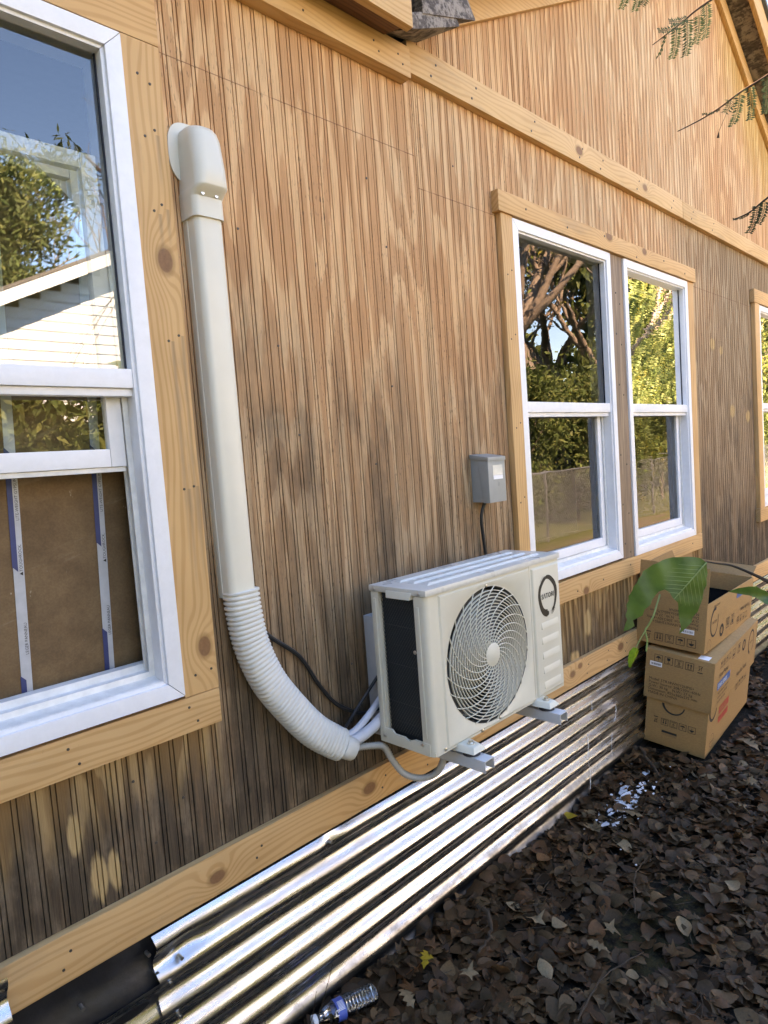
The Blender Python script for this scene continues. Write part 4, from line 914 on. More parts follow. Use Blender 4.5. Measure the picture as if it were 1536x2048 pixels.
class Face:
    """printing on one face of a carton: (u, v) metres from its lower-left corner"""
    def __init__(s, parent, org, xd, yd): s.p, s.o, s.x, s.y = parent, Vector(org), Vector(xd).normalized(), Vector(yd).normalized(); s.n = s.x.cross(s.y)
    def P(s, u, v, h=0.0007): return s.o + s.x * u + s.y * v + s.n * h
    def icon(s, kind, u, v, sz, flip=False, digit=None):
        mb = MB()
        for k, pl in enumerate(shapes(kind)):
            pts = [((1 - a, 1 - b) if flip else (a, b)) for a, b in pl]
            mb.quad(*[s.P(u + a * sz, v + b * sz, 0.0007 + 0.00005 * k) for a, b in pts])
        mb.build('handling_mark', 'ink', s.p)
        if digit: s.text(digit, sz * 0.62, u + (sz * 0.5), v + (sz * 0.72 if flip else sz * 0.28), flip=flip, align='CENTER')
    def text(s, body, size, u, v, flip=False, mat='ink', align='LEFT', sx=1.0, h=0.0009):
        text(body, size, s.P(u, v, h), -s.x if flip else s.x, -s.y if flip else s.y, mat, s.p, 'lettering', align, sx=sx)
    def rect(s, u0, u1, v0, v1, mat, name='label_sticker', h=0.001):
        mb = MB(); mb.quad(s.P(u0, v0, h), s.P(u1, v0, h), s.P(u1, v1, h), s.P(u0, v1, h)); mb.build(name, mat, s.p)
    def ring(s, u, v, r, a0, a1, w0, w1, sx=1.0, mat='ink', h=0.0008):
        mb = MB(); n = 40
        for i in range(n):
            t0, t1 = i / n, (i + 1) / n; aa, ab = a0 + (a1 - a0) * t0, a0 + (a1 - a0) * t1; wa, wb = w0 + (w1 - w0) * t0, w0 + (w1 - w0) * t1
            mb.quad(*[s.P(u + rr * math.cos(a) * sx, v + rr * math.sin(a), h) for rr, a in ((r - wa / 2, aa), (r - wb / 2, ab), (r + wb / 2, ab), (r + wa / 2, aa))])
        mb.build('brush_circle', mat, s.p)
    def barcode(s, u, v, w_, hh):
        s.rect(u, u + w_, v, v + hh, 'label'); mb = MB(); x = u + w_ * .1
        while x < u + w_ * .9:
            d = random.uniform(.0008, .003); mb.quad(s.P(x, v + hh * .25, .0013), s.P(x + d, v + hh * .25, .0013), s.P(x + d, v + hh * .7, .0013), s.P(x, v + hh * .7, .0013)); x += d + random.uniform(.001, .003)
        mb.build('barcode', 'black', s.p)
rad_ = math.radians
# lower carton: a sleeve lid pushed down over a tray
Fl, Rl = frame_fn((3.282, -0.376, 0.313), rad_(3.26), rad_(6.8), rad_(-1.8))
LL, LW, LH, LF = 0.844, 0.326, 0.261, 0.246
cl = thing('carton', 'large closed cardboard heat pump carton standing on the leaf litter', 'carton', Fl((0, 0, -LF)), None)
def lbox(F_, x0, x1, y0, y1, z0, z1): return MB().hexa([F_(p) for p in ((x0, y0, z0), (x1, y0, z0), (x1, y1, z0), (x0, y1, z0), (x0, y0, z1), (x1, y0, z1), (x1, y1, z1), (x0, y1, z1))])
lbox(Fl, 0.013, LL - 0.013, 0.014, LW - 0.014, -LF, LH - 0.01).build('tray', 'card', cl, bev=0.004)
sv = MB(); T = 0.005
for (x0, x1, y0, y1, z0, z1) in ((0, T, 0, LW, 0, LH), (LL - T, LL, 0, LW, 0, LH), (T + .0002, LL - T - .0002, 0, T, 0, LH), (T + .0002, LL - T - .0002, LW - T, LW, 0, LH), (T + .0002, LL - T - .0002, T + .0002, LW - T - .0002, LH - T, LH)):
    lbox(Fl, x0, x1, y0, y1, z0, z1).build('sleeve_panel', 'card', cl, bev=0.0018)
xA, yA, zA = Rl @ Vector((1, 0, 0)), Rl @ Vector((0, 1, 0)), Rl @ Vector((0, 0, 1))
f = Face(cl, Fl((0, LW, 0)), -yA, zA)
for k, (ic, dg) in enumerate((('umbrella', None), ('glass', None), ('stack', '8'), ('up', None), ('bin', None))): f.icon(ic, 0.042 + k * 0.050, 0.200 - k * .001, 0.040, digit=dg)
f.barcode(0.022, 0.176, 0.060, 0.024)
for k, s_ in enumerate(('Model: STR18WH/12HPI5+', 'Power Source: 208/230V~60Hz', 'G.W.: 30 kg    N.W.: 27 kg', 'Dimension: 855x360x575 mm', 'MADE IN CHINA')): f.text(s_, 0.0195, 0.022, 0.100 - k * 0.0185)
f = Face(cl, Fl((0.013, LW - 0.014, -LF)), -yA, zA)
f.ring(0.135, 0.236, 0.052, rad_(185), rad_(352), 0.012, 0.006)
for k, (ic, dg) in enumerate((('bin', None), ('up', None), ('stack', '9'), ('hand', None), ('umbrella', None))): f.icon(ic, 0.035 + k * 0.044, 0.112, 0.036, flip=True, digit=dg)
for q in (0, 1): f.rect(0.085, 0.160, 0.072 - .013 * q, 0.084 - .013 * q, 'card_in' if q else 'ink', 'hand_hole', 0.0006)
f = Face(cl, Fl((0, 0, 0)), xA, zA)
for k in range(4): f.icon(('glass', 'up', 'umbrella', 'stack')[k], 0.10 + k * 0.05, 0.205, 0.034)
f.text('Heat Pump', 0.036, 0.09, 0.158)
f.rect(0.07, 0.30, 0.098, 0.138, 'blue', 'blue_label'); f.text('STAR SERIES', 0.030, 0.08, 0.106, mat='label', h=0.0014)
for k, s_ in enumerate(('High efficiency inverter', 'outdoor unit R454B', 'handle with care')): f.text(s_, 0.021, 0.09, 0.070 - k * 0.023)
f.icon('hand', 0.32, 0.185, 0.050); f.icon('glass', 0.42, 0.185, 0.050)
f.ring(0.55, 0.195, 0.026, 0, 6.28, 0.012, 0.012); f.text('!', 0.035, 0.55, 0.184, align='CENTER')
f.ring(0.715, 0.165, 0.066, rad_(250), rad_(-60), 0.016, 0.007, 0.85); f.text('SATORI', 0.020, 0.715, 0.158, align='CENTER')
f.text('Handle Heat', 0.040, 0.44, 0.045)
f = Face(cl, Fl((0.013, 0.014, -LF)), xA, zA)
f.ring(0.085, 0.238, 0.060, rad_(185), rad_(350), 0.020, 0.008)
f.rect(0.19, 0.37, 0.165, 0.205, 'red', 'red_label'); f.rect(0.19, 0.37, 0.115, 0.150, 'red', 'red_label')
f.text('FRAGILE', 0.034, 0.205, 0.173, mat='card', h=0.0014)
for k in range(4): f.icon(('up', 'glass', 'umbrella', 'hand')[k], 0.50 + k * 0.06, 0.185, 0.045)
f.ring(0.10, 0.06, 0.035, 0, 6.28, 0.002, 0.002); f.text('~ kraft ~', 0.022, 0.06, 0.05)
f = Face(cl, Fl((0, 0, LH)), xA, yA); f.rect(0.02, 0.075, 0.035, 0.085, 'label')
# upper carton: upside down, top open
Fu, Ru = frame_fn((3.300, -0.349, 0.604), rad_(2.2), rad_(5.4), rad_(1.0))
UL, UW, UH, UF = 0.835, 0.335, 0.248, 0.178
cu_ = thing('carton', 'open-topped cardboard carton with upside-down print, on top of the closed one', 'carton', Fu((0, 0, 0)))
T = 0.0045
lbox(Fu, 0, T, 0, UW, 0, UH + UF).build('end_panel', 'card', cu_, bev=0.0015)
lbox(Fu, UL - T, UL, 0, UW, 0, UH).build('end_panel', 'card', cu_, bev=0.0015)
lbox(Fu, T + .0003, UL - T - .0003, 0, T, 0, UH).build('side_panel', 'card', cu_, bev=0.0015)
lbox(Fu, T + .0003, UL - T - .0003, UW - T, UW, 0, UH).build('side_panel', 'card', cu_, bev=0.0015)
lbox(Fu, T + .0003, UL - T - .0003, T + .0003, UW - T - .0003, 0, T).build('bottom_panel', 'card_in', cu_)
lbox(Fu, T + .001, UL - T - .001, T + .001, UW - T - .001, T + .001, 0.15).build('shade_block', 'pit', cu_)  # added black block: paints the dark inside of the open carton
MB().hexa([Fu(p) for p in ((0.05, UW - T, UH + .001), (UL - 0.01, UW - T, UH + .001), (UL - 0.01, UW, UH + .001), (0.05, UW, UH + .001), (0.10, UW + 0.012, UH + 0.14), (UL - 0.0, UW + 0.012, UH + 0.175), (UL - 0.0, UW + 0.016, UH + 0.175), (0.10, UW + 0.016, UH + 0.14))]).build('flap', 'card_in', cu_, bev=0.001)
MB().hexa([Fu(p) for p in ((UL - T, 0.01, UH + .001), (UL, 0.01, UH + .001), (UL, UW - 0.01, UH + .001), (UL - T, UW - 0.01, UH + .001), (UL + 0.09, 0.01, UH + 0.05), (UL + 0.094, 0.01, UH + 0.047), (UL + 0.094, UW - 0.01, UH + 0.047), (UL + 0.09, UW - 0.01, UH + 0.05))]).build('flap', 'card_in', cu_, bev=0.001)
xA, yA, zA = Ru @ Vector((1, 0, 0)), Ru @ Vector((0, 1, 0)), Ru @ Vector((0, 0, 1))
f = Face(cu_, Fu((0, UW, 0)), -yA, zA)
for k, (ic, dg) in enumerate((('bin', None), ('up', None), ('stack', '6'), ('hand', None), ('umbrella', None))): f.icon(ic, 0.040 + k * 0.053, 0.020, 0.042, flip=True, digit=dg)
f.barcode(0.215, 0.085, 0.068, 0.024)
for k, s_ in enumerate(('Model: STR18WH/12HPI5+', 'Power Source: 208/230V~60Hz', 'G.W.: 30 kg    N.W.: 27 kg', 'Dimension: 855x360x575 mm', 'MADE IN CHINA')): f.text(s_, 0.0195, 0.30, 0.125 + k * 0.0185, flip=True)
mb = MB(); mb.quad(f.P(0, UH - .0005, .0008), f.P(UW, UH - .0005, .0008), f.P(UW, UH + .0008, .0008), f.P(0, UH + .0008, .0008)); mb.build('score_line', 'card_in', cu_)
f = Face(cu_, Fu((T, 0, 0)), xA, zA)
f.ring(0.125, 0.135, 0.070, rad_(75), rad_(385), 0.017, 0.007, 0.85); f.text('SATORI', 0.021, 0.125, 0.145, flip=True, align='CENTER')
f.ring(0.26, 0.065, 0.026, 0, 6.28, 0.016, 0.016); f.text('?', 0.035, 0.26, 0.055, align='CENTER')
f.icon('up', 0.335, 0.055, 0.055, flip=True); f.icon('glass', 0.42, 0.055, 0.055, flip=True)
for k in range(4): f.icon(('up', 'glass', 'umbrella', 'stack')[k], 0.54 + k * 0.055, 0.035, 0.038, flip=True)
f.text('Handle Heat', 0.036, 0.78, 0.115, flip=True); f.rect(0.50, 0.66, 0.185, 0.215, 'blue', 'blue_label')
f.text('carton base', 0.022, 0.20, 0.225, flip=True); f.ring(0.06, 0.03, 0.03, 0, 6.28, 0.002, 0.002)

# ================================================================== GROUND
def gz(x, y):
    x = np.asarray(x, float); y = np.asarray(y, float)
    near = np.exp(-(y / 0.7) ** 2)
    z = 0.045 + near * (0.035 * np.exp(-((x - 1.0) / 0.6) ** 2) - 0.03 * np.exp(-((x - 2.4) / 0.5) ** 2) + 0.03 * np.exp(-((x - 3.5) / 0.6) ** 2))
    z = z + 0.010 * np.sin(x * 3.1 + 1) * np.cos(y * 2.7) + 0.006 * np.sin(x * 7.7 + y * 5.1) - 0.02 * np.clip(-y - 0.4, 0, 1.0)
    return z
gx = np.concatenate([-np.geomspace(700, 1.2, 22), np.linspace(-1.0, 9.0, 150), np.geomspace(9.5, 700, 26)])
gy_ = np.concatenate([-np.geomspace(700, 3.2, 26), np.linspace(-3.0, 0.4, 60), np.geomspace(0.6, 700, 24)])
mb = MB(); XX, YY = np.meshgrid(gx, gy_, indexing='ij'); fade = np.exp(-((XX - 4) / 30) ** 2 - (YY / 25) ** 2); ZZ = gz(XX, YY) * fade
mb.v = list(zip(XX.ravel().tolist(), YY.ravel().tolist(), ZZ.ravel().tolist())); ny = len(gy_)
for i in range(len(gx) - 1):
    for j in range(ny - 1): a = i * ny + j; mb.f.append((a, a + ny, a + ny + 1, a + 1))
ground = tag(mb.build('ground', 'soil', None, smooth=True, autos=False), kind='structure')

# leaf templates: (verts (s along 0..1, t across, lift), faces)
def tmpl(prof):
    n = len(prof); V = []; Fc = []
    for i, (s_, w_) in enumerate(prof): V += [(s_, -w_), (s_, 0.0), (s_, w_)]
    for i in range(n - 1):
        a = i * 3; Fc += [(a, a + 3, a + 4, a + 1), (a + 1, a + 4, a + 5, a + 2)]
    return np.array(V), Fc
def star(lobes, depth, n=None):
    V = [(0.5, 0.0)]; k = lobes * 4
    for i in range(k):
        a = 2 * math.pi * i / k; q = i % 4; r = (0.5, depth + .06, depth, depth + .06)[q] * (1.0 if abs(a - math.pi) > 0.7 else 0.8)
        V.append((0.5 - r * math.cos(a), r * math.sin(a)))
    return np.array(V), [(0, 1 + i, 1 + (i + 1) % k) for i in range(k)]
ovate = tmpl([(0, .015), (.10, .16), (.28, .30), (.48, .33), (.68, .27), (.86, .14), (1.0, .01)])
slim = tmpl([(0, .012), (.12, .10), (.32, .19), (.55, .20), (.78, .13), (1.0, .008)])
oak = tmpl([(0, .012), (.14, .09), (.22, .19), (.30, .10), (.40, .27), (.50, .12), (.62, .32), (.72, .15), (.82, .24), (.92, .10), (1.0, .03)])
wide = tmpl([(0, .02), (.07, .24), (.22, .40), (.42, .44), (.62, .36), (.82, .20), (1.0, .02)])
mapl = star(5, 0.20); mapl2 = star(7, 0.27)
TM = [ovate, slim, oak, wide, mapl, mapl2]; TP = [0.34, 0.16, 0.12, 0.26, 0.07, 0.05]
PAL = np.array([1.42, 0.95, 0.56]) * np.array([(0.062, 0.044, 0.036), (0.040, 0.029, 0.025), (0.090, 0.066, 0.053), (0.078, 0.050, 0.040), (0.125, 0.095, 0.076), (0.055, 0.044, 0.040), (0.100, 0.062, 0.046), (0.030, 0.022, 0.019)])
PW = np.array([.24, .20, .14, .14, .05, .12, .05, .06])
def leaf_verts(V, size, curl, fold, twist):
    s_ = V[:, 0] - 0.5; t_ = V[:, 1]
    z = curl * (s_ ** 2 - 0.08) * 1.6 + fold * np.abs(t_) + twist * s_ * t_ * 2 + 0.25 * curl * t_ ** 2 + 0.03 * np.sin(s_ * 19 + t_ * 13)
    return np.stack([s_, t_, z], 1) * size
def rotm(yaw, tx, ty):
    cy, sy = math.cos(yaw), math.sin(yaw); Rz = np.array([[cy, -sy, 0], [sy, cy, 0], [0, 0, 1]])
    Rx = np.array([[1, 0, 0], [0, math.cos(tx), -math.sin(tx)], [0, math.sin(tx), math.cos(tx)]]); Ry = np.array([[math.cos(ty), 0, math.sin(ty)], [0, 1, 0], [-math.sin(ty), 0, math.cos(ty)]])
    return Rz @ Rx @ Ry
def clear_of(x, y):
    return y < -0.050 and not (3.27 < x < 4.14 and y > -0.365) and not (0.98 < x < 1.24 and -0.19 < y)
LV, LFc, LC_ = [], [], []; base = 0
BARE = (2.05, -0.60)      # a scraped, mossy patch
def scatter(n, xr, yr, lift):
    global base
    k = 0
    while k < n:
        x = rng.uniform(*xr); y = yr[1] - (yr[1] - yr[0]) * rng.random() ** 1.0
        if not clear_of(x, y): k += 1; continue
        if ((x - BARE[0]) / 0.30) ** 2 + ((y - BARE[1]) / 0.13) ** 2 < 1 and rng.random() < 0.8: k += 1; continue
        ti = rng.choice(len(TM), p=TP); V, Fc = TM[ti]; sz = rng.uniform(0.022, 0.085) * (1.15 if ti >= 4 else 1.0)
        q = leaf_verts(V, sz, rng.normal(0.05, 0.40), rng.normal(0.05, 0.25), rng.normal(0, .4)) @ rotm(rng.uniform(0, 6.28), rng.normal(0, 0.26), rng.normal(0, 0.22)).T
        q += np.array([x, y, float(gz(x, y)) + rng.uniform(0.004, lift)])
        c = PAL[rng.choice(len(PAL), p=PW)] * rng.uniform(0.75, 1.25)
        LV.append(q); LFc.extend([tuple(base + i for i in f_) for f_ in Fc]); LC_.extend([c] * len(q)); base += len(q); k += 1
scatter(8200, (0.85, 4.6), (-1.35, -0.05), 0.030)
scatter(900, (0.85, 3.2), (-0.15, -0.05), 0.05)
_co = clear_of
clear_of = lambda x, y: (0.98 < x < 1.24 and -0.19 < y < -0.052)
scatter(3000, (0.98, 1.24), (-0.19, -0.05), 0.008) if 0 else scatter(160, (0.98, 1.24), (-0.19, -0.05), 0.010)
clear_of = _co
scatter(4200, (0.9, 9.0), (-2.2, -0.05), 0.026)
scatter(1800, (-1.5, 9.0), (-4.2, -0.05), 0.02)
me = bpy.data.meshes.new('leaf_litter'); me.from_pydata(np.concatenate(LV).tolist(), [], LFc)
at_ = me.color_attributes.new('Col', 'FLOAT_COLOR', 'POINT'); cc = np.ones((base, 4)); cc[:, :3] = np.array(LC_); at_.data.foreach_set('color', cc.ravel())
for p in me.polygons: p.use_smooth = True
M['litter'] = mat_leafy('dead_leaf_litter', None, None, attr=True, trans=0.08, rough=0.5)
me.materials.append(M['litter']); ll = bpy.data.objects.new('leaf_litter', me); C.objects.link(ll); ll.parent = ground; tag(ll, kind='stuff')
# leaves drifted against the skirting, and fine twigs through the litter
tw_ = MB()
for k in range(520):
    x = rng.uniform(0.9, 4.6); y = rng.uniform(-1.3, -0.06)
    if not clear_of(x, y): continue
    a = rng.uniform(0, 6.28); L_ = rng.uniform(0.03, 0.14); zz = float(gz(x, y)) + rng.uniform(0.018, 0.036); b_ = rng.normal(0, 0.3)
    p0 = Vector((x, y, zz)); p1 = p0 + Vector((math.cos(a), math.sin(a), rng.normal(0, .06))) * L_ * .5; p2 = p1 + Vector((math.cos(a + b_), math.sin(a + b_), rng.normal(0, .08))) * L_ * .5
    tw_.tube([p0, p1, p2], rng.uniform(0.0006, 0.0016), 4, caps=False)
_t = tw_.build('twig_litter', 'stem', ground); tag(_t, kind='stuff')
# the leaves that show largest are pieces of their own
M['leaf_a'] = mat_leafy('dead_leaf_dark', (0.040, 0.022, 0.011), (0.130, 0.074, 0.038), trans=0.08, rough=0.55)
M['leaf_b'] = mat_leafy('dead_leaf_tan', (0.19, 0.12, 0.065), (0.29, 0.19, 0.11), trans=0.1)
M['leaf_y'] = mat_leafy('yellow_leaf', (0.42, 0.25, 0.025), (0.50, 0.30, 0.04), trans=0.15)
M['leaf_r'] = mat_leafy('rust_leaf', (0.20, 0.075, 0.035), (0.24, 0.10, 0.04), trans=0.1)
LM = {}
def leaf_mesh(ti, mk, v):
    key = (ti, mk, v)
    if key not in LM:
        r_ = np.random.default_rng(100 + ti * 10 + v); V, Fc = TM[ti]
        q = leaf_verts(V, 1.0, r_.normal(0.05, 0.5), r_.normal(0.1, 0.25), r_.normal(0, .5))
        m_ = bpy.data.meshes.new('dead_leaf'); m_.from_pydata(q.tolist(), [], Fc); m_.materials.append(M[mk])
        for p in m_.polygons: p.use_smooth = True
        LM[key] = m_
    return LM[key]
def put_leaf(x, y, sz, ti, mk, yaw=None, z=0.03, tilt=0.2, label=None):
    o = bpy.data.objects.new('dead_leaf', leaf_mesh(ti, mk, int(rng.integers(0, 4)))); C.objects.link(o); o.parent = ground
    o.location = (x, y, float(gz(x, y)) + z); o.rotation_euler = (rng.normal(0, tilt), rng.normal(0, tilt), rng.uniform(0, 6.28) if yaw is None else yaw); o.scale = (sz,) * 3
    if label: o['label'] = label
n_l = 0
while n_l < 282:
    u_ = rng.random() ** 1.5; x = 1.0 + 2.6 * u_; ymin = -1.52 + x * 0.272; y = rng.uniform(max(ymin - 0.05, -1.3), -0.06)
    if not clear_of(x, y): continue
    put_leaf(x, y, rng.uniform(0.04, 0.076), int(rng.choice(len(TM), p=TP)), 'leaf_a' if rng.random() < 0.93 else 'leaf_b', z=rng.uniform(0.022, 0.042)); n_l += 1
put_leaf(1.403, -0.159, 0.072, 2, 'leaf_y', 0.5, 0.052, 0.08, 'small yellow leaf near the bottle')
for x, y, s_, ti, mk in ((1.777, -0.322, 0.080, 4, 'leaf_b'), (1.441, -0.296, 0.075, 4, 'leaf_b'), (2.44, -0.19, 0.10, 5, 'leaf_b'), (2.50, -0.13, 0.10, 2, 'leaf_b'), (2.62, -0.26, 0.11, 2, 'leaf_b'), (2.72, -0.2, 0.105, 4, 'leaf_r'), (2.45, -0.075, 0.06, 3, 'leaf_y'), (3.52, -0.46, 0.15, 2, 'leaf_b'), (1.9, -0.52, 0.07, 4, 'leaf_b'), (2.1, -0.16, 0.07, 3, 'leaf_r'), (3.1, -0.42, 0.09, 4, 'leaf_b'), (4.5, -0.42, 0.15, 5, 'leaf_b'), (4.9, -0.35, 0.15, 2, 'leaf_b'), (3.35, -0.75, 0.09, 3, 'leaf_r'), (1.62, -0.45, 0.07, 0, 'leaf_b'), (1.25, -0.22, 0.075, 2, 'leaf_b'), (2.9, -0.62, 0.07, 4, 'leaf_b')):
    put_leaf(x, y, s_, ti, mk, None, 0.045, 0.15)
# splashed white paint
ps = MB()
for k in range(120):
    t_ = rng.normal(0, 1, 2); x = 2.70 + 0.085 * t_[0] + 0.03 * t_[1]; y = -0.195 + 0.035 * t_[1] - 0.01 * t_[0]; r = abs(rng.normal(0.0, 0.011)) + 0.002; z = float(gz(x, y)) + rng.uniform(0.022, 0.036)
    if k > 98: x, y, r = rng.uniform(2.2, 3.4), rng.uniform(-0.5, -0.08), rng.uniform(.002, .006); z = float(gz(x, y)) + 0.04
    n = 9; a0 = rng.uniform(0, 6.28); tx, ty = rng.normal(0, .25, 2)
    pts = []
    for i in range(n):
        a = a0 + 2 * math.pi * i / n; q = r * rng.uniform(0.5, 1.3); dx, dy = q * math.cos(a) * 1.4, q * math.sin(a) * 0.8; pts.append((x + dx, y + dy, z + tx * dx + ty * dy))
    b = len(ps.v); ps.v += pts; ps.f.append(tuple(range(b, b + n)))
tag(ps.build('paint_splash', 'chalky', None), kind='stuff', label='splash of white paint over the dead leaves in front of the skirting', cat='paint')
# twigs and a fallen stick
def stick(pts, r, name, label, cat='stick'):
    q = [p + Vector((random.uniform(-1, 1), random.uniform(-1, 1), random.uniform(-1, 1))) * r * 0.55 for p in curve(pts, 6)]; o = MB().tube(q, [r * (1 - 0.6 * i / len(q)) * random.uniform(0.75, 1.2) for i in range(len(q))], 7).build(name, 'stem', None, smooth=True); return tag(o, label, cat)
def gp(x, y, h): return (x, y, float(gz(x, y)) + h)
stick([gp(1.70, -0.14, 0.05), gp(1.68, -0.19, 0.07), gp(1.62, -0.245, 0.055), gp(1.53, -0.27, 0.05)], 0.009, 'fallen_stick', 'dark crooked stick lying in the leaves right of the yellow leaf')
stick([gp(3.10, -0.07, 0.09), gp(3.07, -0.12, 0.10), gp(3.02, -0.20, 0.05), gp(2.96, -0.25, 0.05)], 0.012, 'fallen_stick', 'knobbly stick leaning at the foot of the cartons')
stick([gp(1.50, -0.62, 0.045), gp(1.70, -0.60, 0.05), gp(1.88, -0.64, 0.045)], 0.0035, 'twig', 'thin straight twig on the leaves near the bottom right', 'twig')
stick([gp(2.02, -0.55, 0.05), gp(2.2, -0.47, 0.055), gp(2.36, -0.45, 0.05)], 0.003, 'twig', 'thin twig lying between the stick and the paint splash', 'twig')
stick([gp(1.02, -0.075, 0.02), gp(1.05, -0.085, 0.08), gp(1.09, -0.09, 0.17)], 0.0016, 'twig', 'thin upright grass stalk against the skirting beside the bottle', 'twig')
stick([gp(0.98, -0.085, 0.02), gp(1.00, -0.10, 0.08), gp(1.012, -0.11, 0.15)], 0.0014, 'twig', 'thin bent grass stalk left of the bottle cap', 'twig')

# ================================================================== WATER BOTTLE
t = NT('clear_bottle_plastic'); t.t.nodes.remove(t.b)
gl = t.n('BsdfGlossy'); gl.inputs['Roughness'].default_value = 0.06; tr = t.n('BsdfTransparent'); tr.inputs['Color'].default_value = (0.90, 0.92, 0.95, 1)
fr = t.n('Fresnel'); fr.inputs['IOR'].default_value = 1.75; mx = t.n('MixShader'); t.put(mx.inputs[0], fr.outputs[0]); t.put(mx.inputs[1], tr.outputs[0]); t.put(mx.inputs[2], gl.outputs[0]); t.put(t.out.inputs[0], mx.outputs[0]); M['pet'] = t.m
M['cap'] = mat_plain('milky_cap', (0.60, 0.62, 0.64), 0.4); M['bl'] = mat_plain('blue_bottle_label', (0.020, 0.085, 0.36), 0.4, var=0.1)
B0, B1 = Vector((1.010, -0.082, 0.122)), Vector((1.200, -0.138, 0.114)); bd = (B1 - B0).normalized()
bt = thing('water_bottle', 'crushed clear plastic water bottle with a blue label lying in the leaves', 'bottle', (1.11, -0.1, 0.08))
def ring_at(s_, r, flat=0.86): 
    u1 = bd.cross(Vector((0, 0, 1))).normalized(); u2 = u1.cross(bd); c = B0 + bd * s_
    return [c + u1 * (r * math.cos(a)) + u2 * (r * flat * math.sin(a)) for a in [2 * math.pi * i / 24 for i in range(24)]]
prof = [(0.012, .0125), (0.022, .0125), (0.026, .0135), (0.036, .018), (0.050, .026), (0.062, .0305), (0.070, .0315), (0.095, .0315)]
s_ = 0.097
while s_ < 0.185: prof += [(s_, .0318), (s_ + 0.004, .0318), (s_ + 0.006, .0285), (s_ + 0.0085, .0285)]; s_ += 0.0105
prof += [(0.190, .0300), (0.196, .026), (0.198, .015)]
MB().loft([ring_at(a, r, 0.82 + 0.06 * math.sin(a * 70)) for a, r in prof], True, True).build('bottle_body', 'pet', bt, smooth=True, autos=False)
MB().loft([ring_at(a, .0324, 0.82 + 0.06 * math.sin(a * 70)) for a in np.linspace(0.068, 0.094, 5)], True, False).build('bottle_label', 'bl', bt, smooth=True)
MB().loft([ring_at(a, r) for a, r in ((0.0, .0148), (0.001, .0158), (0.013, .0158), (0.0135, .0148))], True, True).build('cap', 'cap', bt, smooth=True)
u1 = bd.cross(Vector((0, 0, 1))).normalized(); u2 = u1.cross(bd)
lc_ = B0 + bd * 0.081
text('ra', 0.028, lc_ + u1 * 0.0300 + u2 * 0.006 - bd * 0.010, -(-u2), bd * -1, 'label', bt, 'lettering')
for k in range(8):
    a0 = math.radians(62 + k * 0); aa = math.radians(40 + k * 6.0); p = lc_ + u1 * (.0332 * math.cos(aa)) + u2 * (.0332 * .84 * math.sin(aa)); tv = (-u1 * math.sin(aa) + u2 * math.cos(aa)) * 0.0007
    MB().quad(p - bd * 0.008 - tv, p + bd * 0.010 - tv, p + bd * 0.010 + tv, p - bd * 0.008 + tv).build('label_print', 'label', bt)

# ================================================================== PLANTS IN FRONT
VR, VU, VF = _rt.copy(), _up.copy(), _f.copy()
t = NT('fresh_green_leaf'); n = t.noise(t.pos(), 90.0, 4, 0.6); n2 = t.noise(t.pos(), 18.0, 2, 0.5)
c = t.mix(t.sm(n, 0.3, 0.7), (0.030, 0.085, 0.020), (0.050, 0.125, 0.030)); c = t.mix(t.mul(t.sm(n2, 0.52, 0.7), 0.6), c, (0.13, 0.22, 0.035))
t.set(Base_Color=c, Roughness=0.42); t.put(t.b.inputs['Normal'], t.bump(n, 0.3, 0.001))
tl = t.n('BsdfTranslucent'); t.put(tl.inputs[0], t.mix(0.5, c, (0.15, 0.30, 0.03))); mx = t.n('MixShader'); mx.inputs[0].default_value = 0.35; t.put(mx.inputs[1], t.b.outputs[0]); t.put(mx.inputs[2], tl.outputs[0]); t.put(t.out.inputs[0], mx.outputs[0]); M['green'] = t.m
M['vein'] = mat_plain('pale_leaf_vein', (0.16, 0.24, 0.07), 0.5); M['yg'] = mat_leafy('young_leaf', (0.22, 0.36, 0.03), (0.22, 0.36, 0.03), trans=0.4)
sap = thing('sapling', 'leafy sapling reaching in from the right in front of the cartons', 'plant', (1.32, -1.55, 0.0))
LP0 = Vector((0.931, -1.197, 1.491))     # where the big leaf meets its stalk
LS = 0.1927 / 1326.7                     # metres per unit of the leaf drawing
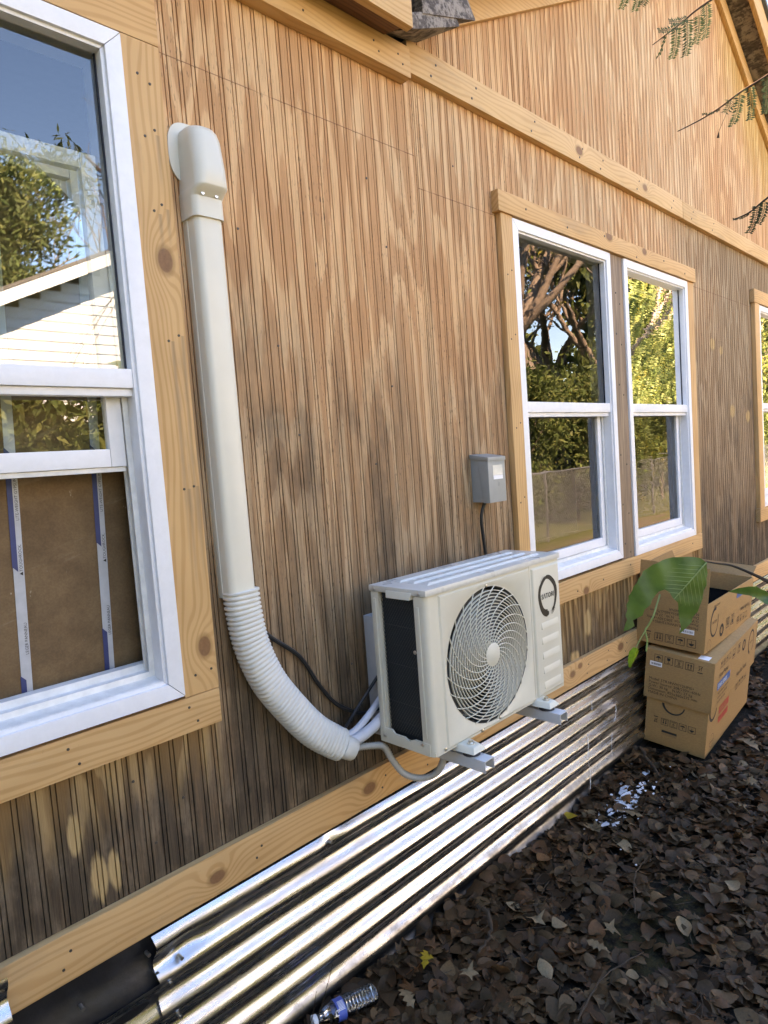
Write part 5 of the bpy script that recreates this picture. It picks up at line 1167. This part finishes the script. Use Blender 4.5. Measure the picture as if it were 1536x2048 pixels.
def leaf_sheet(outline, rib, P0, name, fold=0.25, droop=0.0, dep=lambda a, b: 0.0, veins=0.0):
    """outline and midrib in drawing units about the stalk end (895, 230)"""
    bm = bmesh.new(); pts = [((u - 895) * LS, -(v - 230) * LS) for u, v in outline]
    vs_ = [bm.verts.new((a, b, 0)) for a, b in pts]; bm.faces.new(vs_)
    bmesh.ops.triangulate(bm, faces=bm.faces[:])
    bmesh.ops.subdivide_edges(bm, edges=bm.edges[:], cuts=3, use_grid_fill=True)
    r0 = Vector(((rib[0][0] - 895) * LS, -(rib[0][1] - 230) * LS)); r1 = Vector(((rib[1][0] - 895) * LS, -(rib[1][1] - 230) * LS)); rd = (r1 - r0).normalized()
    me = bpy.data.meshes.new(name); o0 = ORG[sap.name]
    for v in bm.verts:
        q = Vector((v.co.x, v.co.y)) - r0; al = q.dot(rd); ac_ = q.dot(Vector((-rd.y, rd.x)))
        d = fold * abs(ac_) + droop * al * al * 8 + dep(v.co.x, v.co.y) + 0.0012 * math.sin(al * 160 + abs(ac_) * 90)
        v.co = P0 + VR * v.co.x + VU * v.co.y + VF * d - o0
    for f_ in bm.faces: f_.smooth = True
    bm.to_mesh(me); bm.free(); me.materials.append(M['green']); o = bpy.data.objects.new(name, me); _link(o, sap); ORG[o.name] = Vector(o0)
    side = MB()
    if veins:
        Ln_ = (r1 - r0).length; nd = Vector((-rd.y, rd.x))
        for k in range(1, 9):
            for sg in (-1, 1):
                al0 = Ln_ * k / 9.5; pth = []
                for j in range(5):
                    ac_ = sg * veins * j / 4 * math.sin(math.pi * (0.25 + 0.7 * k / 9)); al = al0 + abs(ac_) * 0.75
                    q2 = r0 + rd * al + nd * ac_; dd = fold * abs(ac_) + droop * al * al * 8 + dep(q2.x, q2.y) - 0.0011
                    pth.append(P0 + VR * q2.x + VU * q2.y + VF * dd)
                side.tube(pth, [0.0005, 0.0004, 0.0004, 0.0003, 0.0002], 4)
        side.build('side_veins', 'vein', o)
    return o
big = [(895, 230), (840, 190), (780, 182), (720, 180), (660, 184), (600, 186), (545, 200), (500, 215), (460, 240), (420, 255), (380, 290), (335, 320), (318, 360), (290, 390), (275, 430), (245, 470), (235, 515), (208, 560), (212, 600), (190, 640), (198, 690), (180, 740), (196, 780), (178, 830), (165, 895), (205, 880), (265, 840), (248, 790), (330, 740), (345, 680), (400, 632), (412, 590), (440, 550), (470, 510), (520, 488), (560, 510), (585, 560), (605, 580), (640, 610), (652, 670), (665, 730), (672, 790), (688, 840), (678, 918), (740, 850), (790, 800), (800, 750), (838, 700), (850, 640), (880, 575), (884, 510), (905, 440), (900, 380), (914, 330)]
l1 = leaf_sheet(big, ((895, 230), (600, 575)), LP0, 'leaf', 0.14, 0.10, veins=0.030); l1['label'] = 'large insect-bitten green leaf'
rb = MB(); rb.tube([LP0 + VR * ((u - 895) * LS) + VU * (-(v - 230) * LS) - VF * 0.0008 + VF * (0.8 * (math.hypot(u - 895, v - 230) * LS) ** 2) for u, v in ((895, 230), (820, 315), (740, 410), (670, 492), (604, 572))], [0.0011, 0.001, 0.0009, 0.0008, 0.0006], 6); rb.build('midrib', 'vein', l1)
edge2 = [(915, 462), (1000, 430), (1080, 412), (1150, 412), (1200, 435), (1260, 460), (1320, 500), (1400, 522), (1480, 512), (1600, 500), (1720, 520), (1800, 570), (1720, 640), (1600, 650), (1500, 640), (1400, 610), (1350, 582), (1290, 588), (1230, 560), (1180, 525), (1100, 495), (1000, 480)]
l2 = leaf_sheet(edge2, ((915, 462), (1800, 560)), LP0 - VF * 0.05, 'leaf', -0.5, 0.2)
def dp(u, v, d=0.0): return LP0 + VR * ((u - 895) * LS) + VU * (-(v - 230) * LS) + VF * d
twp = [dp(895, 225), dp(1000, 242, .0), dp(1130, 262, .0), dp(1290, 330, -.005), dp(1420, 400, -.01), dp(1560, 500, -.02), dp(1900, 800, -.04), Vector((1.20, -1.44, 1.15)), Vector((1.30, -1.53, 0.6)), Vector((1.32, -1.55, 0.03))]
q = curve(twp, 8); MB().tube(q, [0.0011 + 0.008 * (i / len(q)) ** 2 for i in range(len(q))], 7).build('stem', 'stem', sap, smooth=True)
MB().tube(curve([dp(1720, 560, -.05), dp(1830, 600, -.05), dp(1950, 780, -.04), dp(2000, 900, -.04)], 6), 0.0014, 6).build('stalk', 'vein', sap, smooth=True)
MB().tube(curve([dp(604, 574, .05), dp(540, 680, .04), dp(480, 770, .03), dp(430, 860, .03), dp(405, 905, .03), dp(425, 1000, .03), dp(415, 1100, .03)], 5), 0.0012, 6).build('stalk', 'vein', sap, smooth=True)
MB().tube(curve([dp(405, 905, .03), dp(350, 1000, .03), dp(320, 1060, .03)], 5), 0.0008, 5).build('stalk', 'vein', sap, smooth=True)
yl = MB(); W_ = [(0, 18), (40, 45), (90, 40), (140, 28), (190, 8)]
yl.loft([[dp(310 - s_ * 0.30 - w_, 1062 + s_, .03), dp(310 - s_ * 0.30, 1062 + s_, .024), dp(310 - s_ * 0.30 + w_, 1062 + s_, .03)] for s_, w_ in W_], False, False).build('young_leaf', 'yg', sap, smooth=True)

# feathery mimosa overhead: trunk out of frame on the right, fronds hanging into view
M['mimosa'] = mat_leafy('mimosa_leaflets', (0.035, 0.060, 0.035), (0.035, 0.060, 0.035), trans=0.25, rough=0.5)
mim = thing('mimosa_tree', 'feathery mimosa with thin leafy twigs hanging in at the top right', 'tree', (2.75, -2.25, 0.0))
CAMP = Vector((0, -1.52, 1.66))
def look(u, v, d): 
    r = (VR * ((u - 768) / 1326.694) - VU * ((v - 1024) / 1326.694) + VF).normalized(); return CAMP + r * d
def pinna(p0, p1, parent, wd=0.0135, n=20, dens=1.0):
    p0, p1 = Vector(p0), Vector(p1); ax = (p1 - p0); Ln = ax.length; ax.normalize()
    side = ax.cross(VF).normalized(); nr = ax.cross(side)
    mb = MB(); pth = [p0 + ax * (Ln * k / 6) + side * (0.004 * math.sin(k * 0.5)) for k in range(7)]
    mb.tube(pth, 0.0006, 4)
    for k in range(n):
        t_ = (k + 0.5) / n
        for s_ in (-1, 1):
            if random.random() > dens: continue
            c0 = p0 + ax * (Ln * t_) + side * (0.004 * math.sin(t_ * 3)); L_ = wd * 1.0 * (1 - 0.30 * t_) * random.uniform(0.8, 1.15)
            d = (side * s_ + ax * random.uniform(0.1, 0.4) + nr * random.uniform(-0.3, 0.3)).normalized(); w2 = ax * (Ln / n * 0.55)
            mb.quad(c0, c0 + d * L_ * 0.5 - w2, c0 + d * L_, c0 + d * L_ * 0.5 + w2)
    return mb.build('frond', 'mimosa', parent)
def twig(uvs, d, tail):
    P = [look(u, v, d) for u, v in uvs]; q = curve([Vector(tail)] + P, 6)
    MB().tube(q, [0.0035 - 0.0026 * i / len(q) for i in range(len(q))], 6).build('twig', 'stem', mim, smooth=True)
    return P
D_ = 1.7
twig([(1850, -260), (1600, -110), (1416, 4), (1360, 48), (1305, 90)], D_, (2.0, -1.75, 2.75))
for a, b in (((1412, 8), (1408, 78)), ((1398, 30), (1389, 88)), ((1374, 40), (1370, 112)), ((1352, 55), (1343, 118))): pinna(look(*a, D_), look(*b, D_ + random.uniform(-.01, .03)), mim, n=22)
for a, b in (((1376, 36), (1338, 42)), ((1356, 52), (1316, 60))): pinna(look(*a, D_), look(*b, D_ - .03), mim, 0.010, 14)
pinna(look(1330, 70, D_), look(1312, 118, D_), mim, 0.004, 6, 0.5)
twig([(1900, -40), (1640, 80), (1536, 150), (1480, 185), (1440, 215), (1400, 240), (1355, 263)], D_ + 0.05, (2.0, -1.75, 2.6))
for a, b, dn in (((1532, 155), (1528, 228), 1), ((1500, 172), (1499, 240), 1), ((1480, 188), (1462, 254), .8), ((1462, 200), (1448, 226), .7)): pinna(look(*a, D_ + .05), look(*b, D_ + .05), mim, 0.0135, 20, dn)
pinna(look(1440, 218, D_ + .05), look(1404, 228, D_ + .05), mim, 0.004, 10, 0.6); MB().tube([look(1455, 222, D_ + .05), look(1438, 262, D_ + .05), look(1436, 276, D_ + .05)], [0.0004, 0.0004, 0.003], 5).build('seed_pod', 'stem', mim)
twig([(1900, 150), (1650, 310), (1536, 395), (1500, 424), (1466, 440)], D_ - .05, (2.0, -1.8, 2.3))
for a, b in (((1530, 402), (1515, 448)), ((1515, 412), (1497, 466))): pinna(look(*a, D_ - .05), look(*b, D_ - .05), mim, 0.0125, 16)
pinna(look(1502, 424, D_ - .05), look(1466, 438, D_ - .05), mim, 0.004, 12, .7)
twig([(1700, -300), (1400, -110), (1330, -50), (1292, -14), (1250, -40)], D_, (2.0, -1.75, 2.85))
for a, b in (((1292, -16), (1282, 10)), ((1275, -26), (1268, 22)), ((1255, -38), (1242, 18))): pinna(look(*a, D_), look(*b, D_), mim, 0.012, 18)
q = curve([(2.75, -2.25, 0.0), (2.72, -2.22, 0.9), (2.62, -2.15, 1.7), (2.40, -2.0, 2.3), (2.0, -1.75, 2.75), (1.5, -1.9, 3.3)], 8); MB().tube(q, [0.035 - 0.028 * i / len(q) for i in range(len(q))], 9).build('trunk', 'stem', mim, smooth=True)
q = curve([(2.62, -2.15, 1.7), (2.3, -1.95, 2.05), (2.0, -1.8, 2.3)], 6); MB().tube(q, [0.012 - 0.006 * i / len(q) for i in range(len(q))], 7).build('limb', 'stem', mim, smooth=True)
q = curve([(2.40, -2.0, 2.3), (2.2, -1.85, 2.5), (2.0, -1.75, 2.6)], 6); MB().tube(q, [0.010 - 0.005 * i / len(q) for i in range(len(q))], 7).build('limb', 'stem', mim, smooth=True)
# more of the same tree behind the photographer, mirrored in the left window
for k in range(5):
    p = Vector((rng.uniform(1.3, 2.3), rng.uniform(-3.8, -2.6), rng.uniform(1.9, 2.5))); a = rng.uniform(0, 6.28)
    dirv = Vector((math.cos(a), math.sin(a), -0.35)).normalized(); Ln = rng.uniform(.3, .5)
    q = curve([(1.9, -2.2, 2.9), (p + Vector((1.9, -2.2, 2.9))) / 2 + Vector((0, 0, .1)), p, p + dirv * Ln], 6); MB().tube(q, 0.0022, 5).build('twig', 'stem', mim)
    for j in range(12):
        o_ = p + dirv * (Ln * j / 12); sd = dirv.cross(Vector((0, 0, 1))).normalized() * (1 if j % 2 else -1); pinna(o_, o_ + (sd * 0.8 + Vector((0, 0, -0.5)) + dirv * .3).normalized() * 0.10, mim, 0.013, 14)

# ================================================================== WHAT THE WINDOWS MIRROR
M['lap'] = mat_plain('pale_lap_siding', (0.50, 0.57, 0.61), 0.6, var=0.05); M['bark'] = mat_plain('tree_bark', (0.16, 0.125, 0.095), 0.85, var=0.35, vs_=20, bump=0.6, bd=0.02)
M['fol_a'] = mat_leafy('green_foliage', None, None, attr=True, trans=0.3)
nb = thing('neighbour_house', 'white lap-sided gable house mirrored in the left window', 'house', (5.6, -9.0, 0.0))
NX0, NX1, NPX, NEZ, NPZ, NY = 0.4, 10.8, 5.6, 2.93, 5.48, -9.0
def nroof(x): return NEZ + (NPZ - NEZ) * (1 - abs(x - NPX) / (NPX - NX0))
z = 0.35
while z < NPZ - 0.06:
    zt = min(z + 0.15, NPZ - 0.02); zz = max(0.0, (zt - NEZ) / (NPZ - NEZ)); xa, xb = NX0 + (NPX - NX0) * zz, NX1 - (NX1 - NPX) * zz
    MB().hexa([(xa, NY, z), (xb, NY, z), (xb, NY + 0.022, z), (xa, NY + 0.022, z), (xa, NY, zt), (xb, NY, zt), (xb, NY + 0.006, zt + .004), (xa, NY + 0.006, zt + .004)]).build('lap_board', 'lap', nb); z += 0.15
bx('foundation', 'shingle', nb, NX0, NX1, NY - 0.05, NY + 0.01, -0.05, 0.35, 0)
for s_ in (-1, 1):
    xe = NPX + s_ * (NPX - NX0 + 0.35); ze = NPZ - (NPZ - NEZ) * (1 + 0.35 / (NPX - NX0))
    for nm, mt, y0, y1, lo, hi in (('roof', 'shingle', NY - 8.3, NY + 0.36, 0.13, 0.18), ('rake_fascia', 'lap', NY + 0.32, NY + 0.35, -0.06, 0.128), ('soffit', 'lap', NY - 0.0, NY + 0.318, -0.01, 0.02)):
        MB().hexa([(NPX, y0, NPZ + lo), (xe, y0, ze + lo), (xe, y1, ze + lo), (NPX, y1, NPZ + lo), (NPX, y0, NPZ + hi), (xe, y0, ze + hi), (xe, y1, ze + hi), (NPX, y1, NPZ + hi)]).build(nm, mt, nb)
bx('side_wall', 'lap', nb, NX0, NX0 + 0.1, NY - 8, NY - 0.01, 0.0, NEZ, 0); bx('side_wall', 'lap', nb, NX1 - 0.1, NX1, NY - 8, NY - 0.01, 0.0, NEZ, 0); bx('rear_wall', 'lap', nb, NX0, NX1, NY - 8.1, NY - 8.0, 0, NEZ, 0)
def foliage(centres, n, size, pal, name, parent, sx=(1, 1, .8), longf=1.0, dens_shell=0.55):
    tot = n * len(centres); V = np.zeros((tot, 4, 3)); cols = np.zeros((tot, 4, 4)); cols[..., 3] = 1; k = 0
    for (c, r) in centres:
        d = rng.normal(size=(n, 3)); d /= np.linalg.norm(d, axis=1)[:, None]; rr = r * (dens_shell + (1 - dens_shell) * rng.random(n)) * rng.uniform(0.6, 1.1, n)
        P = np.array(c) + d * rr[:, None] * np.array(sx)
        a = rng.normal(size=(n, 3)); a /= np.linalg.norm(a, axis=1)[:, None]; b = np.cross(a, rng.normal(size=(n, 3))); b /= np.linalg.norm(b, axis=1)[:, None]
        s_ = size * rng.uniform(0.6, 1.3, n)[:, None]
        V[k:k + n, 0] = P - a * s_ * longf; V[k:k + n, 1] = P + b * s_ * .45; V[k:k + n, 2] = P + a * s_ * longf; V[k:k + n, 3] = P - b * s_ * .45
        cl_ = np.array(pal)[rng.integers(0, len(pal), n)] * rng.uniform(.7, 1.3, n)[:, None]; cols[k:k + n, :, :3] = cl_[:, None, :]; k += n
    me = bpy.data.meshes.new(name); o0 = np.array(ORG[parent.name]); me.from_pydata((V.reshape(-1, 3) - o0).tolist(), [], np.arange(tot * 4).reshape(-1, 4).tolist())
    at_ = me.color_attributes.new('Col', 'FLOAT_COLOR', 'POINT'); at_.data.foreach_set('color', cols.ravel()); me.materials.append(M['fol_a'])
    o = bpy.data.objects.new(name, me); _link(o, parent); return o
GR = [(0.075, 0.115, 0.034), (0.10, 0.14, 0.045), (0.055, 0.085, 0.028), (0.135, 0.16, 0.055)]; YG = [(0.14, 0.17, 0.035), (0.10, 0.14, 0.03), (0.22, 0.19, 0.035), (0.08, 0.12, 0.03)]; PI = [(0.06, 0.095, 0.035), (0.085, 0.12, 0.045), (0.12, 0.14, 0.055)]
def tree(loc, h, r, label, name='tree', n_l=500, pal=GR, lean=(0, 0), forks=4, leafs=0.06, depth=3, group='trees beyond the yard', crown=True):
    t_ = thing(name, label, 'tree', loc, group); L0 = Vector(loc); tips = []; lim = MB(); trunk = MB()
    def grow(p, d, ln, rd, lev):
        pts = [p]; q = p
        for k in range(5):
            d = (d + Vector((random.uniform(-.18, .18), random.uniform(-.18, .18), random.uniform(-.05, .10)))).normalized(); q = q + d * (ln / 5); pts.append(q)
        (trunk if lev == 0 else lim).tube(pts, [rd * (1 - 0.10 * k) for k in range(6)], 8 if lev < 2 else 5, caps=False)
        if lev >= depth: tips.append(q); return
        for k in range(forks if lev == 0 else random.randint(2, 4)):
            a = random.uniform(0, 6.28); e = (d * random.uniform(.6, 1.0) + Vector((math.cos(a), math.sin(a), random.uniform(-.1, .5))) * random.uniform(.5, .9)).normalized()
            st_ = pts[random.randint(3, 5)] if lev else pts[random.randint(4, 5)]
            grow(st_, e, ln * random.uniform(.55, .8), rd * random.uniform(.42, .62), lev + 1)
        if lev > 0: tips.append(q)
    grow(L0, Vector((lean[0], lean[1], 1)).normalized(), h * 0.42, r, 0)
    trunk.build('trunk', 'bark', t_, smooth=True, autos=False); lim.build('limbs', 'bark', t_, smooth=True, autos=False)
    if crown and n_l: foliage([(tuple(p), h * 0.10) for p in tips], max(8, n_l // max(1, len(tips) // 12)), leafs, pal, 'crown', t_)
    return t_
random.seed(21)
tree((13.6, -6.8, 0), 10.5, 0.27, 'big forked bare tree mirrored in the middle window', n_l=60, pal=YG, lean=(.1, 0), forks=5, depth=4)
tree((11.4, -7.4, 0), 9.0, 0.22, 'leaning yellow-leaved tree mirrored beside the big forked one', n_l=160, pal=YG, lean=(.25, .05), forks=3, depth=4)
tree((17.5, -6.5, 0), 9.0, 0.20, 'slim pale-trunked tree mirrored in the window above the cartons', n_l=120, pal=YG, forks=3, depth=4)
tree((21.5, -8.5, 0), 11.0, 0.28, 'tall leafy tree mirrored at the right of the far window', n_l=260, pal=GR, forks=4, depth=4)
tree((26.0, -6.0, 0), 10.0, 0.25, 'yellowing tree mirrored behind the slim pale trunk', n_l=260, pal=YG + GR, forks=4, depth=4)
tree((15.8, -10.5, 0), 12.0, 0.30, 'dense green tree mirrored behind the big forked one', n_l=320, pal=GR, forks=5, depth=4)
tree((23.0, -11.5, 0), 12.5, 0.30, 'broad green tree mirrored in the middle of the far window', n_l=520, pal=GR, forks=5, depth=4)
tree((29.0, -9.5, 0), 13.0, 0.30, 'tall yellow-green tree mirrored behind the shrubs of the far window', n_l=520, pal=GR + YG, forks=5, depth=4)
tree((35.0, -13.0, 0), 14.0, 0.32, 'farthest tall green tree mirrored in the far window', n_l=520, pal=GR, forks=5, depth=4)
tree((19.0, -9.0, 0), 9.5, 0.2, 'green tree with thin limbs mirrored between the two middle windows', n_l=420, pal=GR, forks=4, depth=4)
# pine behind the neighbour's roof, and a thin bare tree
pt = thing('pine_tree', 'green pine mirrored at the left edge of the left window', 'tree', (5.6, -19.0, 0), 'trees beyond the yard')
MB().tube([(5.6, -19, 0), (5.65, -19, 7), (5.6, -19, 15)], [0.35, 0.24, 0.06], 10).build('trunk', 'bark', pt, smooth=True)
foliage([((5.6 + rng.normal(0, 1.0), -19 + rng.normal(0, 1.0), z), 1.5) for z in np.linspace(5.5, 10.5, 22)], 1500, 0.075, PI, 'crown', pt, longf=1.8, dens_shell=0.2)
tree((10.3, -17.0, 0), 13.0, 0.11, 'thin bare tree mirrored above the white house', n_l=0, forks=3, depth=4, crown=False)
tree((8.3, -21.0, 0), 14.0, 0.13, 'tall bare tree mirrored behind the white house', n_l=0, forks=4, depth=4, crown=False)
for k, (x, y, h, lb) in enumerate(((20.0, -7.8, 9.0, 'tall dense evergreen mirrored at the left of the far window'), (25.0, -8.2, 10.0, 'tall dense evergreen mirrored in the middle of the far window'), (31.0, -8.6, 11.5, 'tall dense evergreen mirrored at the right of the far window'), (40.0, -9.5, 13.0, 'farthest dense evergreen mirrored along the fence'))):
    ev = thing('evergreen_tree', lb, 'tree', (x, y, 0), 'trees beyond the yard')
    MB().tube([(x, y, 0), (x, y, h * .5), (x, y, h)], [0.2, 0.14, 0.03], 9).build('trunk', 'bark', ev, smooth=True)
    foliage([((x + rng.normal(0, .9), y + rng.normal(0, .7), z), 1.7) for z in np.linspace(2.0, h, 20)], 520, 0.14, GR + PI, 'crown', ev, longf=1.3, dens_shell=0.15)
# unseen evergreens, added by the near house corner to block sky light there
ev = thing('evergreen_tree', 'unseen dense evergreen added at the near corner of the house to block sky light', 'tree', (-3.2, -2.6, 0))
MB().tube([(-3.2, -2.6, 0), (-3.15, -2.6, 3), (-3.2, -2.6, 7)], [0.16, 0.12, 0.03], 9).build('trunk', 'bark', ev, smooth=True)
foliage([((-3.2 + rng.normal(0, .6), -2.6 + rng.normal(0, .6), z), 1.5 - 0.1 * z) for z in np.linspace(0.7, 6.5, 16)], 700, 0.11, PI, 'crown', ev, longf=1.3, dens_shell=0.2)
ev = thing('evergreen_tree', 'second unseen evergreen added behind the near-corner one to block sky light', 'tree', (-3.6, -5.4, 0))
MB().tube([(-3.6, -5.4, 0), (-3.6, -5.4, 3), (-3.6, -5.4, 7)], [0.16, 0.12, 0.03], 9).build('trunk', 'bark', ev, smooth=True)
foliage([((-3.6 + rng.normal(0, .7), -5.4 + rng.normal(0, .7), z), 1.7 - 0.1 * z) for z in np.linspace(0.7, 6.8, 16)], 700, 0.11, PI, 'crown', ev, longf=1.3, dens_shell=0.2)
# shrubs along the fence
def shrub(loc, r, label, pal=GR, n=1500, size=0.045, k=13):
    s_ = thing('shrub', label, 'shrub', loc, 'shrubs along the chain-link fence'); x, y, z = loc
    for j in range(5):
        a = rng.uniform(0, 6.28); MB().tube(curve([(x, y, z), (x + .2 * math.cos(a), y + .2 * math.sin(a), z + r * .7), (x + r * .6 * math.cos(a), y + r * .6 * math.sin(a), z + r * 1.5)], 4), [0.02 - 0.0017 * i for i in range(9)], 5).build('stem', 'bark', s_)
    foliage([((x + rng.uniform(-r, r) * .7, y + rng.uniform(-r, r) * .5, z + rng.uniform(.35, 1.9) * r), r * .55) for _ in range(k)], n, size, pal, 'foliage', s_, longf=1.5, dens_shell=.15); return s_
shrub((11.2, -5.9, 0), 1.7, 'tall feathery green shrub mirrored low in the middle window')
shrub((13.4, -5.7, 0), 1.8, 'broad green shrub mirrored in the centre of the middle window')
shrub((15.6, -6.0, 0), 1.75, 'sunlit green shrub mirrored at the right of the middle window', pal=GR + YG)
shrub((18.2, -5.8, 0), 2.3, 'green shrub mirrored at the left of the far window', pal=GR)
shrub((21.0, -6.0, 0), 2.5, 'yellow-green shrub mirrored in the centre of the far window', pal=GR + YG)
shrub((24.5, -5.9, 0), 2.8, 'dark green shrub mirrored at the right of the far window')
shrub((29.0, -6.0, 0), 2.2, 'farthest green shrub mirrored along the fence', pal=GR + YG)
shrub((2.9, -6.6, 0), 1.35, 'low leafy shrub mirrored in the raised sash', n=1100, size=0.07, k=16)
shrub((4.4, -6.9, 0), 1.4, 'low leafy shrub mirrored at the right of the raised sash', n=1100, size=0.07, k=16)
shrub((1.5, -6.4, 0), 1.25, 'low leafy shrub mirrored at the left of the raised sash', n=1100, size=0.07, k=16)
# chain-link fence
M['wire'] = mat_plain('fence_wire', (0.30, 0.30, 0.30), 0.45, metal=0.9)
fe = thing('chain_link_fence', 'grey chain-link fence mirrored in the lower panes of the middle windows', 'fence', (15, -4.6, 0))
for x in np.arange(8.0, 26.1, 2.25): MB().tube([(x, -4.6, 0), (x, -4.6, 1.28)], 0.025, 8).build('post', 'wire', fe, smooth=True)
MB().tube([(8, -4.6, 1.25), (26, -4.6, 1.25)], 0.018, 8).build('top_rail', 'wire', fe, smooth=True)
wm = MB(); st = 0.075
for s_ in (1, -1):
    for k in range(int(18 / st) + 17):
        x0 = 8.0 - 1.2 + k * st if s_ > 0 else 8.0 + k * st
        xa, za, xb, zb = x0, 0.04, x0 + s_ * 1.2, 1.24
        wm.tube([(xa, -4.6 + 0.002 * s_, za), (xb, -4.6 + 0.002 * s_, zb)], 0.0022, 3, caps=False)
tag(wm.build('wire_mesh', 'wire', fe), kind='stuff')
# distant wood round the horizon
wd = bpy.data.objects.new('distant_wood', None)
bpy.data.objects.remove(wd)
wo = thing('distant_wood', None, None, (0, 0, 0), kind='stuff')
cs = []
for a in np.linspace(0, 2 * math.pi, 110, endpoint=False): cs.append(((10 + 48 * math.cos(a) + rng.normal(0, 3), 48 * math.sin(a) + rng.normal(0, 3), rng.uniform(1.5, 12.0)), rng.uniform(3.0, 5.0)))
foliage(cs, 650, 0.42, GR + PI + YG, 'canopy', wo, sx=(1, 1, 1.1), dens_shell=.3)
